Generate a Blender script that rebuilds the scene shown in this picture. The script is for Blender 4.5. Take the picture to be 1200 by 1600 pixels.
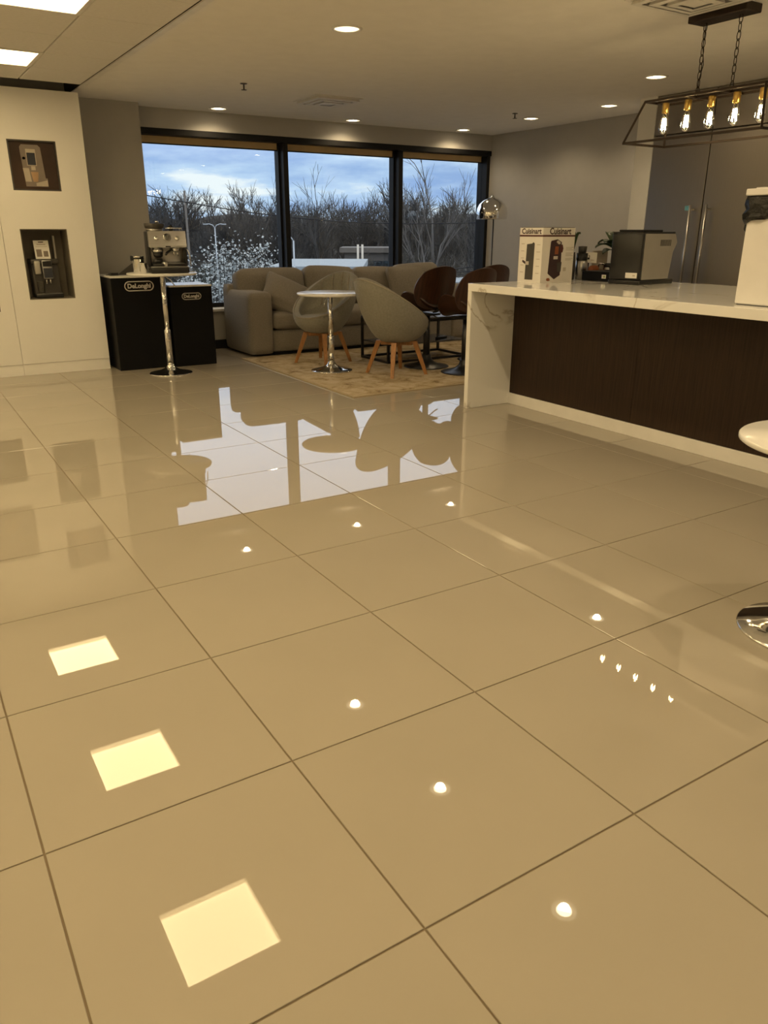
import bpy, bmesh, math, random
from mathutils import Vector, Matrix, Euler
PI = math.pi
random.seed(7)
for o in list(bpy.data.objects): bpy.data.objects.remove(o)
S = bpy.context.scene
COL = S.collection

# ------------------------------------------------------------------ camera
YAW, PITCH, ROLL, FPX = math.radians(32.108), math.radians(20.105), math.radians(0.14), 1198.1
CAM = Vector((-0.0728, -1.5165, 1.2872))
def cam_axes():
    cy, sy, cp, sp = math.cos(YAW), math.sin(YAW), math.cos(PITCH), math.sin(PITCH)
    f = Vector((sy*cp, cy*cp, -sp)); r = Vector((cy, -sy, 0)); u = r.cross(f)
    cr, sr = math.cos(ROLL), math.sin(ROLL)
    return cr*r + sr*u, -sr*r + cr*u, f
AR, AU, AF = cam_axes()
cd = bpy.data.cameras.new('camera'); cam = bpy.data.objects.new('camera', cd); COL.objects.link(cam)
cd.sensor_fit = 'VERTICAL'; cd.sensor_height = 32.0; cd.lens = FPX/1600*32.0
cd.clip_start = 0.05; cd.clip_end = 600
M = Matrix(((AR.x, AU.x, -AF.x, CAM.x), (AR.y, AU.y, -AF.y, CAM.y), (AR.z, AU.z, -AF.z, CAM.z), (0, 0, 0, 1)))
cam.matrix_world = M
S.camera = cam

# ------------------------------------------------------------------ colour management
vs = S.view_settings
vs.view_transform = 'Standard'; vs.look = 'None'; vs.gamma = 1.0; vs.exposure = 0.0
vs.use_curve_mapping = False
try: S.display_settings.display_device = 'sRGB'
except Exception: pass

# light levels
PANEL_L = 11.8          # radiance of the ceiling light panels
SPOT_W = 36.0          # downlight lamp power over the open floor
SPOT_DIM = 19.0        # dimmed zone along the windows and the right wall
DISC_L = 22.0          # radiance of a downlight lens
FIL_L = 140.0          # radiance of bulb filaments
SKY = 1.2

# ------------------------------------------------------------------ world: broken evening cloud
W = bpy.data.worlds.new('sky'); S.world = W; W.use_nodes = True
nt = W.node_tree; nt.nodes.clear()
def N(tree, t, **k):
    n = tree.nodes.new(t)
    for a, b in k.items(): setattr(n, a, b)
    return n
out = N(nt, 'ShaderNodeOutputWorld'); bg = N(nt, 'ShaderNodeBackground'); bg.inputs[1].default_value = SKY
tc = N(nt, 'ShaderNodeTexCoord'); mp = N(nt, 'ShaderNodeMapping'); mp.inputs['Scale'].default_value = (5.0, 5.0, 22.0)
nz = N(nt, 'ShaderNodeTexNoise'); nz.inputs['Scale'].default_value = 1.3; nz.inputs['Detail'].default_value = 7; nz.inputs['Roughness'].default_value = 0.55
rp = N(nt, 'ShaderNodeValToRGB'); e = rp.color_ramp.elements
e[0].position = 0.38; e[0].color = (0.30, 0.45, 0.76, 1); e[1].position = 0.62; e[1].color = (0.88, 0.93, 0.96, 1)
m_ = rp.color_ramp.elements.new(0.53); m_.color = (0.52, 0.68, 0.90, 1)
sx = N(nt, 'ShaderNodeSeparateXYZ'); mr = N(nt, 'ShaderNodeMapRange')
mr.inputs['From Min'].default_value = 0.07; mr.inputs['From Max'].default_value = 0.26
mx = N(nt, 'ShaderNodeMix', data_type='RGBA'); mx.inputs[7].default_value = (1.45, 1.50, 1.68, 1)
ml = N(nt, 'ShaderNodeMath', operation='MULTIPLY'); ml.inputs[1].default_value = 0.9
L = nt.links.new
L(tc.outputs['Generated'], mp.inputs[0]); L(mp.outputs[0], nz.inputs['Vector']); L(nz.outputs[0], rp.inputs[0])
L(tc.outputs['Generated'], sx.inputs[0]); L(sx.outputs['Z'], mr.inputs['Value']); L(mr.outputs[0], ml.inputs[0]); L(ml.outputs[0], mx.inputs[0])
L(rp.outputs[0], mx.inputs[6]); L(mx.outputs[2], bg.inputs[0]); L(bg.outputs[0], out.inputs[0])

# ------------------------------------------------------------------ materials
MATS = {}
def mat(name, col, rough=0.5, metal=0.0, var=0.06, scale=8.0, bump=0.0, bscale=60.0, ior=1.5, stretch=None, spec=None, coat=0.0, emit=None, strength=0.0, sheen=0.0, randv=0.0):
    if name in MATS: return MATS[name]
    m = bpy.data.materials.new(name); m.use_nodes = True; t = m.node_tree; b = t.nodes['Principled BSDF']
    b.inputs['Roughness'].default_value = rough; b.inputs['Metallic'].default_value = metal; b.inputs['IOR'].default_value = ior
    if spec is not None: b.inputs['Specular IOR Level'].default_value = spec
    b.inputs['Coat Weight'].default_value = coat
    if sheen: b.inputs['Sheen Weight'].default_value = sheen
    co = N(t, 'ShaderNodeTexCoord'); mpn = N(t, 'ShaderNodeMapping')
    if stretch: mpn.inputs['Scale'].default_value = stretch
    t.links.new(co.outputs['Object'], mpn.inputs[0])
    no = N(t, 'ShaderNodeTexNoise'); no.inputs['Scale'].default_value = scale; no.inputs['Detail'].default_value = 4
    t.links.new(mpn.outputs[0], no.inputs['Vector'])
    cr = N(t, 'ShaderNodeValToRGB'); cr.color_ramp.elements[0].position = 0.3; cr.color_ramp.elements[1].position = 0.7
    lo = tuple(max(0, c*(1-var)) for c in col[:3]) + (1,); hi = tuple(min(1, c*(1+var)) for c in col[:3]) + (1,)
    cr.color_ramp.elements[0].color = lo; cr.color_ramp.elements[1].color = hi
    t.links.new(no.outputs[0], cr.inputs[0])
    if randv:
        oi = N(t, 'ShaderNodeObjectInfo'); mrn = N(t, 'ShaderNodeMapRange'); mrn.inputs[3].default_value = 1-randv; mrn.inputs[4].default_value = 1+randv
        t.links.new(oi.outputs['Random'], mrn.inputs[0])
        vm = N(t, 'ShaderNodeVectorMath', operation='SCALE'); t.links.new(cr.outputs[0], vm.inputs[0]); t.links.new(mrn.outputs[0], vm.inputs['Scale'])
        t.links.new(vm.outputs[0], b.inputs['Base Color'])
    else:
        t.links.new(cr.outputs[0], b.inputs['Base Color'])
    if bump:
        n2 = N(t, 'ShaderNodeTexNoise'); n2.inputs['Scale'].default_value = bscale; n2.inputs['Detail'].default_value = 3
        t.links.new(mpn.outputs[0], n2.inputs['Vector'])
        bp = N(t, 'ShaderNodeBump'); bp.inputs['Strength'].default_value = bump; bp.inputs['Distance'].default_value = 0.01
        t.links.new(n2.outputs[0], bp.inputs['Height']); t.links.new(bp.outputs[0], b.inputs['Normal'])
    if emit:
        b.inputs['Emission Color'].default_value = emit + (1,); b.inputs['Emission Strength'].default_value = strength
    MATS[name] = m
    return m

def glass_mat(name, tint=(0.96, 0.98, 0.98), rough=0.0, ior=1.45):
    m = bpy.data.materials.new(name); m.use_nodes = True; t = m.node_tree; t.nodes.clear()
    o = N(t, 'ShaderNodeOutputMaterial'); tr = N(t, 'ShaderNodeBsdfTransparent'); gl = N(t, 'ShaderNodeBsdfGlossy'); fr = N(t, 'ShaderNodeFresnel'); mxs = N(t, 'ShaderNodeMixShader')
    nzz = N(t, 'ShaderNodeTexNoise'); nzz.inputs['Scale'].default_value = 3
    crr = N(t, 'ShaderNodeValToRGB'); crr.color_ramp.elements[0].color = tuple(c*0.985 for c in tint)+(1,); crr.color_ramp.elements[1].color = tint+(1,)
    t.links.new(nzz.outputs[0], crr.inputs[0]); t.links.new(crr.outputs[0], tr.inputs[0])
    gl.inputs['Roughness'].default_value = rough; fr.inputs[0].default_value = ior
    t.links.new(fr.outputs[0], mxs.inputs[0]); t.links.new(tr.outputs[0], mxs.inputs[1]); t.links.new(gl.outputs[0], mxs.inputs[2]); t.links.new(mxs.outputs[0], o.inputs[0])
    MATS[name] = m
    return m

def marble_mat():
    m = bpy.data.materials.new('quartz'); m.use_nodes = True; t = m.node_tree; b = t.nodes['Principled BSDF']
    b.inputs['Roughness'].default_value = 0.06; b.inputs['IOR'].default_value = 1.6
    co = N(t, 'ShaderNodeTexCoord'); n1 = N(t, 'ShaderNodeTexNoise'); n1.inputs['Scale'].default_value = 1.3; n1.inputs['Detail'].default_value = 6; n1.inputs['Distortion'].default_value = 1.6
    t.links.new(co.outputs['Object'], n1.inputs['Vector'])
    sb = N(t, 'ShaderNodeMath', operation='SUBTRACT'); sb.inputs[1].default_value = 0.5
    ab = N(t, 'ShaderNodeMath', operation='ABSOLUTE'); t.links.new(n1.outputs[0], sb.inputs[0]); t.links.new(sb.outputs[0], ab.inputs[0])
    c1 = N(t, 'ShaderNodeValToRGB'); el = c1.color_ramp.elements
    el[0].position = 0.0; el[0].color = (0.50, 0.46, 0.40, 1); el[1].position = 0.022; el[1].color = (0.87, 0.86, 0.83, 1)
    q = el.new(0.008); q.color = (0.70, 0.67, 0.62, 1)
    t.links.new(ab.outputs[0], c1.inputs[0])
    n2 = N(t, 'ShaderNodeTexNoise'); n2.inputs['Scale'].default_value = 2.2; t.links.new(co.outputs['Object'], n2.inputs['Vector'])
    c2 = N(t, 'ShaderNodeValToRGB'); c2.color_ramp.elements[0].position = .45; c2.color_ramp.elements[1].position = .6
    t.links.new(n2.outputs[0], c2.inputs[0])
    mxn = N(t, 'ShaderNodeMix', data_type='RGBA'); mxn.inputs[6].default_value = (0.87, 0.86, 0.83, 1)
    t.links.new(c2.outputs[0], mxn.inputs[0]); t.links.new(c1.outputs[0], mxn.inputs[7]); t.links.new(mxn.outputs[2], b.inputs['Base Color'])
    MATS['quartz'] = m; return m

def rug_mat():
    m = bpy.data.materials.new('rug'); m.use_nodes = True; t = m.node_tree; b = t.nodes['Principled BSDF']
    b.inputs['Roughness'].default_value = 0.95; b.inputs['Specular IOR Level'].default_value = 0.1
    co = N(t, 'ShaderNodeTexCoord')
    n1 = N(t, 'ShaderNodeTexNoise'); n1.inputs['Scale'].default_value = 5.5; n1.inputs['Detail'].default_value = 9; n1.inputs['Roughness'].default_value = .7; n1.inputs['Distortion'].default_value = .8
    t.links.new(co.outputs['Object'], n1.inputs['Vector'])
    c1 = N(t, 'ShaderNodeValToRGB'); el = c1.color_ramp.elements
    el[0].position = 0.34; el[0].color = (0.20, 0.14, 0.075, 1); el[1].position = 0.60; el[1].color = (0.56, 0.47, 0.34, 1)
    q = el.new(0.46); q.color = (0.44, 0.35, 0.22, 1)
    t.links.new(n1.outputs[0], c1.inputs[0]); t.links.new(c1.outputs[0], b.inputs['Base Color'])
    n2 = N(t, 'ShaderNodeTexNoise'); n2.inputs['Scale'].default_value = 300; t.links.new(co.outputs['Object'], n2.inputs['Vector'])
    bp = N(t, 'ShaderNodeBump'); bp.inputs['Strength'].default_value = .5; bp.inputs['Distance'].default_value = .004
    t.links.new(n2.outputs[0], bp.inputs['Height']); t.links.new(bp.outputs[0], b.inputs['Normal'])
    MATS['rug'] = m; return m

TILE = mat('porcelain', (0.405, 0.363, 0.300), rough=0.010, var=0.025, scale=1.7, ior=1.57, randv=0.012)
GROUT = mat('grout', (0.22, 0.17, 0.11), rough=0.9)
CEILM = mat('ceiling_paint', (0.88, 0.86, 0.82), rough=0.85, var=0.02, bump=0.05, bscale=90)
CTILE = mat('acoustic_tile', (0.78, 0.76, 0.72), rough=0.9, var=0.03, scale=40, bump=0.25, bscale=220)
TBAR = mat('grid_bar', (0.70, 0.68, 0.64), rough=0.5)
TROFF = mat('troffer_frame', (0.80, 0.78, 0.74), rough=0.35)
PLEN = mat('plenum_shade', (0.03, 0.028, 0.025), rough=0.95)  # near-black colour puts the shade of the ceiling slot into the deck
WALLG = mat('grey_wall_paint', (0.425, 0.412, 0.39), rough=0.8, var=0.02, bump=0.04, bscale=120)
WALLW = mat('white_wall_paint', (0.74, 0.73, 0.70), rough=0.7, var=0.02)
CABW = mat('white_laminate', (0.87, 0.855, 0.83), rough=0.38, var=0.015, scale=3)
WHITE = mat('white_gloss', (0.82, 0.81, 0.79), rough=0.18, var=0.02)
WHITEM = mat('white_matte', (0.80, 0.78, 0.75), rough=0.6, var=0.03)
BLACKF = mat('black_frame', (0.010, 0.010, 0.011), rough=0.5, var=0.1, spec=0.25)
BLACKL = mat('black_laminate', (0.006, 0.006, 0.007), rough=0.5, var=0.1, spec=0.15)
BLACKM = mat('black_metal', (0.015, 0.015, 0.017), rough=0.3, var=0.1)
BLACKP = mat('black_plastic', (0.014, 0.014, 0.015), rough=0.28, var=0.15)
DARKG = mat('dark_grey', (0.06, 0.055, 0.05), rough=0.4, var=0.15)
BRONZE = mat('bronze_metal', (0.045, 0.032, 0.025), rough=0.38, metal=0.6, var=0.1)
CHROME = mat('chrome', (0.80, 0.80, 0.80), rough=0.08, metal=1.0, var=0.02)
STEEL = mat('brushed_steel', (0.46, 0.455, 0.45), rough=0.30, metal=1.0, var=0.06, scale=6, stretch=(1, 1, 60))
STEELD = mat('fridge_steel', (0.34, 0.31, 0.27), rough=0.34, metal=1.0, var=0.04, scale=5, stretch=(1, 60, 1))
BRASS = mat('brass', (0.75, 0.52, 0.16), rough=0.28, metal=1.0, var=0.05)
SILVER = mat('silver_plastic', (0.50, 0.48, 0.44), rough=0.38, metal=0.6, var=0.04)
WOODD = mat('espresso_wood', (0.030, 0.016, 0.009), rough=0.5, spec=0.3, var=0.35, scale=7, stretch=(14, 14, 0.6))
WALNUT = mat('walnut_ply', (0.050, 0.019, 0.009), rough=0.4, var=0.35, scale=6, stretch=(1, 9, 1))
OAK = mat('oak_leg', (0.36, 0.17, 0.06), rough=0.45, var=0.25, scale=9, stretch=(8, 8, 1))
FABS = mat('sofa_fabric', (0.245, 0.22, 0.19), rough=0.95, var=0.12, scale=90, bump=0.35, bscale=420, spec=0.15, sheen=0.15)
FABC = mat('chair_fabric', (0.26, 0.25, 0.215), rough=0.9, var=0.10, scale=60, bump=0.3, bscale=400, spec=0.2, sheen=0.15)
FABD = mat('piping_fabric', (0.29, 0.265, 0.22), rough=0.9, var=0.1, scale=60)
QUARTZ = marble_mat(); RUG = rug_mat()
RUGE = mat('rug_edge', (0.42, 0.34, 0.22), rough=0.95, bump=0.3, bscale=300)
GLASS = glass_mat('window_glass', tint=(0.93, 0.96, 0.96))
BULBG = glass_mat('bulb_glass', (0.99, 0.96, 0.90))
CLEAR = glass_mat('clear_glass', (0.97, 0.97, 0.96))
SHADE = mat('roller_shade_fabric', (0.62, 0.47, 0.27), rough=0.8, bump=0.1, bscale=300)
LOGO = mat('logo_silver', (0.62, 0.60, 0.57), rough=0.35, var=0.03)
PANELE = mat('panel_lens', (0.8, 0.8, 0.75), rough=0.5, emit=(1.0, 0.755, 0.385), strength=PANEL_L, var=0.02)
LENSE = mat('downlight_lens', (0.9, 0.9, 0.85), rough=0.4, emit=(1.0, 0.80, 0.50), strength=DISC_L, var=0.02)
LENSR = mat('downlight_reflector_glow', (0.9, 0.88, 0.82), rough=0.3, emit=(1.0, 0.80, 0.48), strength=2.2, var=0.02)  # flat ring glows in place of lamp light caught inside the can
FILE = mat('filament', (1.0, 0.8, 0.4), emit=(1.0, 0.74, 0.36), strength=FIL_L, rough=0.5)
PAPER = mat('paper', (0.82, 0.80, 0.76), rough=0.6, var=0.03)
CARTON = mat('carton_print', (0.80, 0.77, 0.72), rough=0.45, var=0.02)
INK = mat('dark_ink', (0.045, 0.022, 0.025), rough=0.5)
MAROON = mat('maroon_band', (0.10, 0.028, 0.025), rough=0.5)
GREYINK = mat('grey_ink', (0.55, 0.50, 0.44), rough=0.6)
ORANGE = mat('terracotta', (0.28, 0.085, 0.03), rough=0.6, var=0.2)
LEAF = mat('leaf_green', (0.03, 0.055, 0.022), rough=0.4, var=0.4, scale=12)
POSTER = mat('poster_brown', (0.055, 0.033, 0.025), rough=0.18, var=0.3, scale=2.5)
POSTG = mat('poster_grey', (0.24, 0.20, 0.17), rough=0.25, var=0.1)
POSTL = mat('poster_light', (0.50, 0.44, 0.36), rough=0.25, var=0.1)
NICHE = mat('niche_lining', (0.17, 0.15, 0.12), rough=0.5, var=0.1)
FOAM = mat('latte', (0.42, 0.27, 0.15), rough=0.4, var=0.2)
SCREEN = mat('machine_display', (0.02, 0.02, 0.022), rough=0.1, emit=(0.5, 0.45, 0.35), strength=0.02)
LINER = mat('bin_liner', (0.010, 0.010, 0.010), rough=0.22, var=0.3, bump=0.8, bscale=26)
STICKB = mat('blue_sticker', (0.12, 0.35, 0.45), rough=0.4, var=0.4, scale=90)
GREEN_ST = mat('sticker_green', (0.35, 0.45, 0.12), rough=0.5)
BARK = mat('bark', (0.050, 0.045, 0.040), rough=0.95, var=0.3, scale=3)
BARKL = mat('pale_bark', (0.11, 0.10, 0.09), rough=0.95, var=0.2, scale=3)
BRUSH = mat('brush_twigs', (0.055, 0.050, 0.040), rough=0.95, var=0.4, scale=2, randv=0.3)
BLOSSOM = mat('blossom_white', (0.46, 0.47, 0.44), rough=0.8, var=0.35, scale=6)
HILL = mat('wooded_hill', (0.042, 0.039, 0.033), rough=1.0, var=0.5, scale=0.35, bump=0.6, bscale=1.5)
ASPH = mat('asphalt', (0.09, 0.09, 0.095), rough=0.9, var=0.2, scale=0.6)
ROOFW = mat('pale_roof', (0.27, 0.29, 0.29), rough=0.7, var=0.08)
BLDG = mat('pale_siding', (0.22, 0.23, 0.23), rough=0.8, var=0.08)
DARKW = mat('dark_window', (0.03, 0.035, 0.04), rough=0.15)
GALV = mat('galvanised_pole', (0.42, 0.44, 0.45), rough=0.5, metal=0.3)
POLEW = mat('timber_pole', (0.13, 0.11, 0.09), rough=0.9)
EVERG = mat('evergreen', (0.028, 0.042, 0.026), rough=0.9, var=0.4, scale=2)
PALEW = mat('pale_concrete', (0.55, 0.48, 0.38), rough=0.8)  # even pale tan of the upright posts

# ------------------------------------------------------------------ mesh builder
class MB:
    def __init__(self): self.v = []; self.f = []; self.sm = []
    def add(self, vs_, fs_, smooth=False, mtx=None):
        n = len(self.v)
        for p in vs_:
            p = Vector(p)
            self.v.append(tuple(mtx @ p) if mtx is not None else tuple(p))
        for f in fs_: self.f.append(tuple(i+n for i in f)); self.sm.append(smooth)
        return self
    def box(self, x0, x1, y0, y1, z0, z1, bev=0.0, seg=2, mtx=None):
        if bev <= 0:
            vs_ = [(x0,y0,z0),(x1,y0,z0),(x1,y1,z0),(x0,y1,z0),(x0,y0,z1),(x1,y0,z1),(x1,y1,z1),(x0,y1,z1)]
            return self.add(vs_, [(0,3,2,1),(4,5,6,7),(0,1,5,4),(1,2,6,5),(2,3,7,6),(3,0,4,7)], False, mtx)
        bm = bmesh.new(); bmesh.ops.create_cube(bm, size=1.0)
        for v in bm.verts: v.co = Vector(((x0+x1)/2+v.co.x*(x1-x0), (y0+y1)/2+v.co.y*(y1-y0), (z0+z1)/2+v.co.z*(z1-z0)))
        bmesh.ops.bevel(bm, geom=list(bm.edges), offset=bev, segments=seg, profile=0.5, affect='EDGES')
        bm.verts.index_update()
        self.add([v.co[:] for v in bm.verts], [tuple(v.index for v in f.verts) for f in bm.faces], seg > 1, mtx)
        bm.free(); return self
    def lathe(self, prof, c=(0,0,0), seg=32, smooth=True, mtx=None, sx=1, sy=1):
        vs_ = []; fs_ = []; n = len(prof)
        for r, z in prof:
            for k in range(seg):
                a = 2*PI*k/seg; vs_.append((c[0]+r*sx*math.cos(a), c[1]+r*sy*math.sin(a), c[2]+z))
        for i in range(n-1):
            for k in range(seg):
                k2 = (k+1) % seg; fs_.append((i*seg+k, i*seg+k2, (i+1)*seg+k2, (i+1)*seg+k))
        if prof[0][0] > 1e-5: fs_.append(tuple(range(seg-1, -1, -1)))
        if prof[-1][0] > 1e-5: fs_.append(tuple((n-1)*seg+k for k in range(seg)))
        return self.add(vs_, fs_, smooth, mtx)
    def cyl(self, x, y, z0, z1, r, seg=24, r2=None, mtx=None):
        r2 = r if r2 is None else r2
        return self.lathe([(r, z0), (r2, z1)], (x, y, 0), seg, True, mtx)
    def tube(self, pts, r, seg=8, closed=False, mtx=None, taper=None):
        pts = [Vector(p) for p in pts]; n = len(pts); vs_ = []; fs_ = []; ref = None
        for i, p in enumerate(pts):
            if closed: d = pts[(i+1) % n]-pts[i-1]
            else: d = pts[min(i+1, n-1)]-pts[max(i-1, 0)]
            d.normalize()
            if ref is None: ref = Vector((0,0,1)) if abs(d.z) < 0.9 else Vector((1,0,0))
            a = d.cross(ref)
            if a.length < 1e-4: a = d.cross(Vector((0,1,0.3)))
            a.normalize(); b = a.cross(d); ref = b.copy() if not closed else ref
            if not closed: ref = a.cross(d)*1.0
            rr = r if taper is None else taper[i]
            for k in range(seg):
                t = 2*PI*k/seg; vs_.append(p + a*(rr*math.cos(t)) + b*(rr*math.sin(t)))
            if not closed: ref = b
        m = n if closed else n-1
        for i in range(m):
            j = (i+1) % n
            for k in range(seg):
                k2 = (k+1) % seg; fs_.append((i*seg+k, j*seg+k, j*seg+k2, i*seg+k2))
        if not closed:
            fs_.append(tuple(range(seg))); fs_.append(tuple((n-1)*seg+k for k in range(seg-1, -1, -1)))
        return self.add(vs_, fs_, seg > 4, mtx)
    def bar(self, a, b, w, h=None):        # square bar between points
        h = h or w; a = Vector(a); b = Vector(b); d = (b-a); l = d.length; d.normalize()
        up = Vector((0,0,1)) if abs(d.z) < 0.95 else Vector((1,0,0))
        s = d.cross(up).normalized(); u = s.cross(d)
        vs_ = [p+s*(w/2*i)+u*(h/2*j) for p in (a, b) for i, j in ((-1,-1),(1,-1),(1,1),(-1,1))]
        return self.add(vs_, [(0,1,2,3),(7,6,5,4),(0,4,5,1),(1,5,6,2),(2,6,7,3),(3,7,4,0)])
    def prism(self, poly, z0, z1, mtx=None, smooth=False):
        n = len(poly); vs_ = [(x, y, z0) for x, y in poly]+[(x, y, z1) for x, y in poly]
        fs_ = [tuple(range(n-1, -1, -1)), tuple(range(n, 2*n))]+[(i, (i+1) % n, n+(i+1) % n, n+i) for i in range(n)]
        return self.add(vs_, fs_, smooth, mtx)
    def cushion(self, x0, x1, y0, y1, z0, z1, puff=0.04, n=10, corner=0.06, mtx=None):
        cx, cy, cz = (x0+x1)/2, (y0+y1)/2, (z0+z1)/2; hx, hy, hz = (x1-x0)/2, (y1-y0)/2, (z1-z0)/2
        bm = bmesh.new(); bmesh.ops.create_cube(bm, size=2.0)
        bmesh.ops.subdivide_edges(bm, edges=list(bm.edges), cuts=n, use_grid_fill=True)
        h = Vector((hx, hy, hz)); c = min(corner, hx, hy, hz)*1.0
        for v in bm.verts:
            u = v.co.copy(); p = Vector((u.x*hx, u.y*hy, u.z*hz))
            q = Vector([max(-h[i]+c, min(h[i]-c, p[i])) for i in range(3)]); d = p-q
            if d.length > 1e-6: p = q + d.normalized()*c
            b = [max(0, 1-u[i]**2) for i in range(3)]
            for i in range(3):
                j, k = (i+1) % 3, (i+2) % 3
                if abs(u[i]) > 0.98: p[i] += math.copysign(puff*(b[j]*b[k])**0.6*min(1, (h[j]+h[k])/(4*max(h[i], .05))), u[i])
            v.co = p + Vector((cx, cy, cz))
        bm.verts.index_update()
        self.add([v.co[:] for v in bm.verts], [tuple(v.index for v in f.verts) for f in bm.faces], True, mtx)
        bm.free(); return self
    def mesh(self, name, m):
        me = bpy.data.meshes.new(name); me.from_pydata(self.v, [], self.f); me.update()
        me.polygons.foreach_set('use_smooth', self.sm)
        me.materials.append(m); return me
    def build(self, name, m, parent=None, loc=None, smooth_angle=None):
        me = self.mesh(name, m)
        o = bpy.data.objects.new(name, me); COL.objects.link(o)
        if parent is not None: o.parent = parent
        if loc is not None: o.location = loc
        return o

def sharp(o, ang=40):
    me = o.data; bm = bmesh.new(); bm.from_mesh(me)
    bmesh.ops.recalc_face_normals(bm, faces=bm.faces)
    for ed in bm.edges:
        if len(ed.link_faces) == 2: ed.smooth = ed.calc_face_angle(0) < math.radians(ang)
    bm.to_mesh(me); bm.free(); return o

def tag(o, label, cat=None, group=None, kind=None):
    o['label'] = label
    if cat: o['category'] = cat
    if group: o['group'] = group
    if kind: o['kind'] = kind
    return o
def thing(name, label, cat, loc=(0,0,0), rz=0.0, group=None):
    o = bpy.data.objects.new(name, None); COL.objects.link(o); o.location = loc; o.rotation_euler = (0, 0, rz); o.empty_display_size = 0.1
    return tag(o, label, cat, group)
def struct(o, label=None):
    o['kind'] = 'structure'
    if label: o['label'] = label
    return o
def copy_tree(o, parent=None):
    c = o.copy(); COL.objects.link(c); c.parent = parent
    for ch in list(o.children): copy_tree(ch, c)
    return c
def text_obj(name, s, size, m, parent, mtx, bold=0.0, depth=0.001, width=1.0):
    cu = bpy.data.curves.new(name, 'FONT'); cu.body = s; cu.size = size; cu.align_x = 'CENTER'; cu.align_y = 'CENTER'; cu.offset = bold; cu.extrude = depth; cu.resolution_u = 3
    tmp = bpy.data.objects.new(name+'_tmp', cu); COL.objects.link(tmp)
    bpy.context.view_layer.update()
    dg = bpy.context.evaluated_depsgraph_get()
    me = bpy.data.meshes.new_from_object(tmp.evaluated_get(dg)); me.name = name
    bpy.data.objects.remove(tmp)
    me.transform(Matrix.Diagonal((width, 1, 1, 1))); me.transform(mtx)
    me.materials.clear(); me.materials.append(m)
    o = bpy.data.objects.new(name, me); COL.objects.link(o); o.parent = parent
    return o
def T(x, y, z): return Matrix.Translation((x, y, z))
def RX(a): return Matrix.Rotation(a, 4, 'X')
def RY(a): return Matrix.Rotation(a, 4, 'Y')
def RZ(a): return Matrix.Rotation(a, 4, 'Z')
FACE_NY = RX(PI/2)                      # XY drawing stood up, facing -Y
FACE_NX = RZ(-PI/2) @ RX(PI/2)          # facing -X
def ray_at(px, py, dist):               # ground-plan point at a horizontal distance along a sight line (for the far outdoors)
    d = AF + AR*((px-600)/FPX) - AU*((py-800)/FPX)
    h = math.hypot(d.x, d.y); return CAM + d*(dist/h)

H = 2.474                                # ceiling height
# ================================================================== SETTING
# floor: grout bed with porcelain tiles
fl = MB().box(-4.4, 7.3, -5.2, 7.42, -0.2, -0.0035).build('floor', GROUT); struct(fl)
def tile_mesh():
    g = 0.0022; a = 0.3-g; b = a-0.0012
    vs_ = [(-a,-a,-.0034),(a,-a,-.0034),(a,a,-.0034),(-a,a,-.0034),(-a,-a,-.0010),(a,-a,-.0010),(a,a,-.0010),(-a,a,-.0010),(-b,-b,0),(b,-b,0),(b,b,0),(-b,b,0)]
    fs_ = [(0,1,5,4),(1,2,6,5),(2,3,7,6),(3,0,4,7),(4,5,9,8),(5,6,10,9),(6,7,11,10),(7,4,8,11),(8,9,10,11)]
    return vs_, fs_
tv, tf = tile_mesh(); tme = MB().add(tv, tf).mesh('tile', TILE)
rest = MB()
def in_view(x, y):
    for dx in (-.3, 0, .3):
        for dy in (-.3, 0, .3):
            d = Vector((x+dx, y+dy, 0))-CAM; z = d.dot(AF)
            if z > 0.2:
                u = 600+FPX*d.dot(AR)/z; v = 800-FPX*d.dot(AU)/z
                if -20 < u < 1220 and 0 < v < 1620: return True
    return False
cells = []
for i in range(-7, 12):
    for j in range(-8, 12):
        x, y = (i+.5)*.6, (j+.5)*.6
        cells.append((not in_view(x, y), (Vector((x, y, 0))-CAM).length, x, y))
cells.sort()
for k, (hid, d, x, y) in enumerate(cells):
    if k < 290 and not hid:
        o = bpy.data.objects.new('tile', tme); COL.objects.link(o); o.parent = fl; o.location = (x, y, 0)
    else: rest.add(tv, tf, False, T(x, y, 0))
if rest.v:
    o = rest.build('tile_field', TILE, fl); o['kind'] = 'stuff'

# ceiling: drywall on the right, suspended grid on the left
CX = 1.695; CY = 6.25; PY = 0.595
cb = MB().box(CX, 7.3, -5.2, 7.4, H, 2.60)
ce = cb.build('ceiling', CEILM); struct(ce)
MB().box(-4.4, CX+.02, -5.2, 7.4, 2.78, 2.86).box(CX-.004, CX-.0005, -5.2, 7.4, H+.006, 2.80).build('plenum', PLEN, ce)
xe = [CX-0.008]+[1.19-.6*k for k in range(0, 10)]; xe[-1] = -4.2
ye = [CY-PY*k for k in range(0, 20)]; ye[-1] = -5.0
PANX = [(0.59, 1.19), (-1.21, -0.61), (-2.41, -1.81), (-3.61, -3.01)]  # columns past the first are out of view, added to brighten the room
PANY = [CY-PY*1-PY, CY-PY*4-PY, CY-PY*7-PY, CY-PY*10-PY, CY-PY*13-PY]    # lower y edge of each light panel; last two rows are unseen additions
meshes = {}
pan_slots = []
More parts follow.
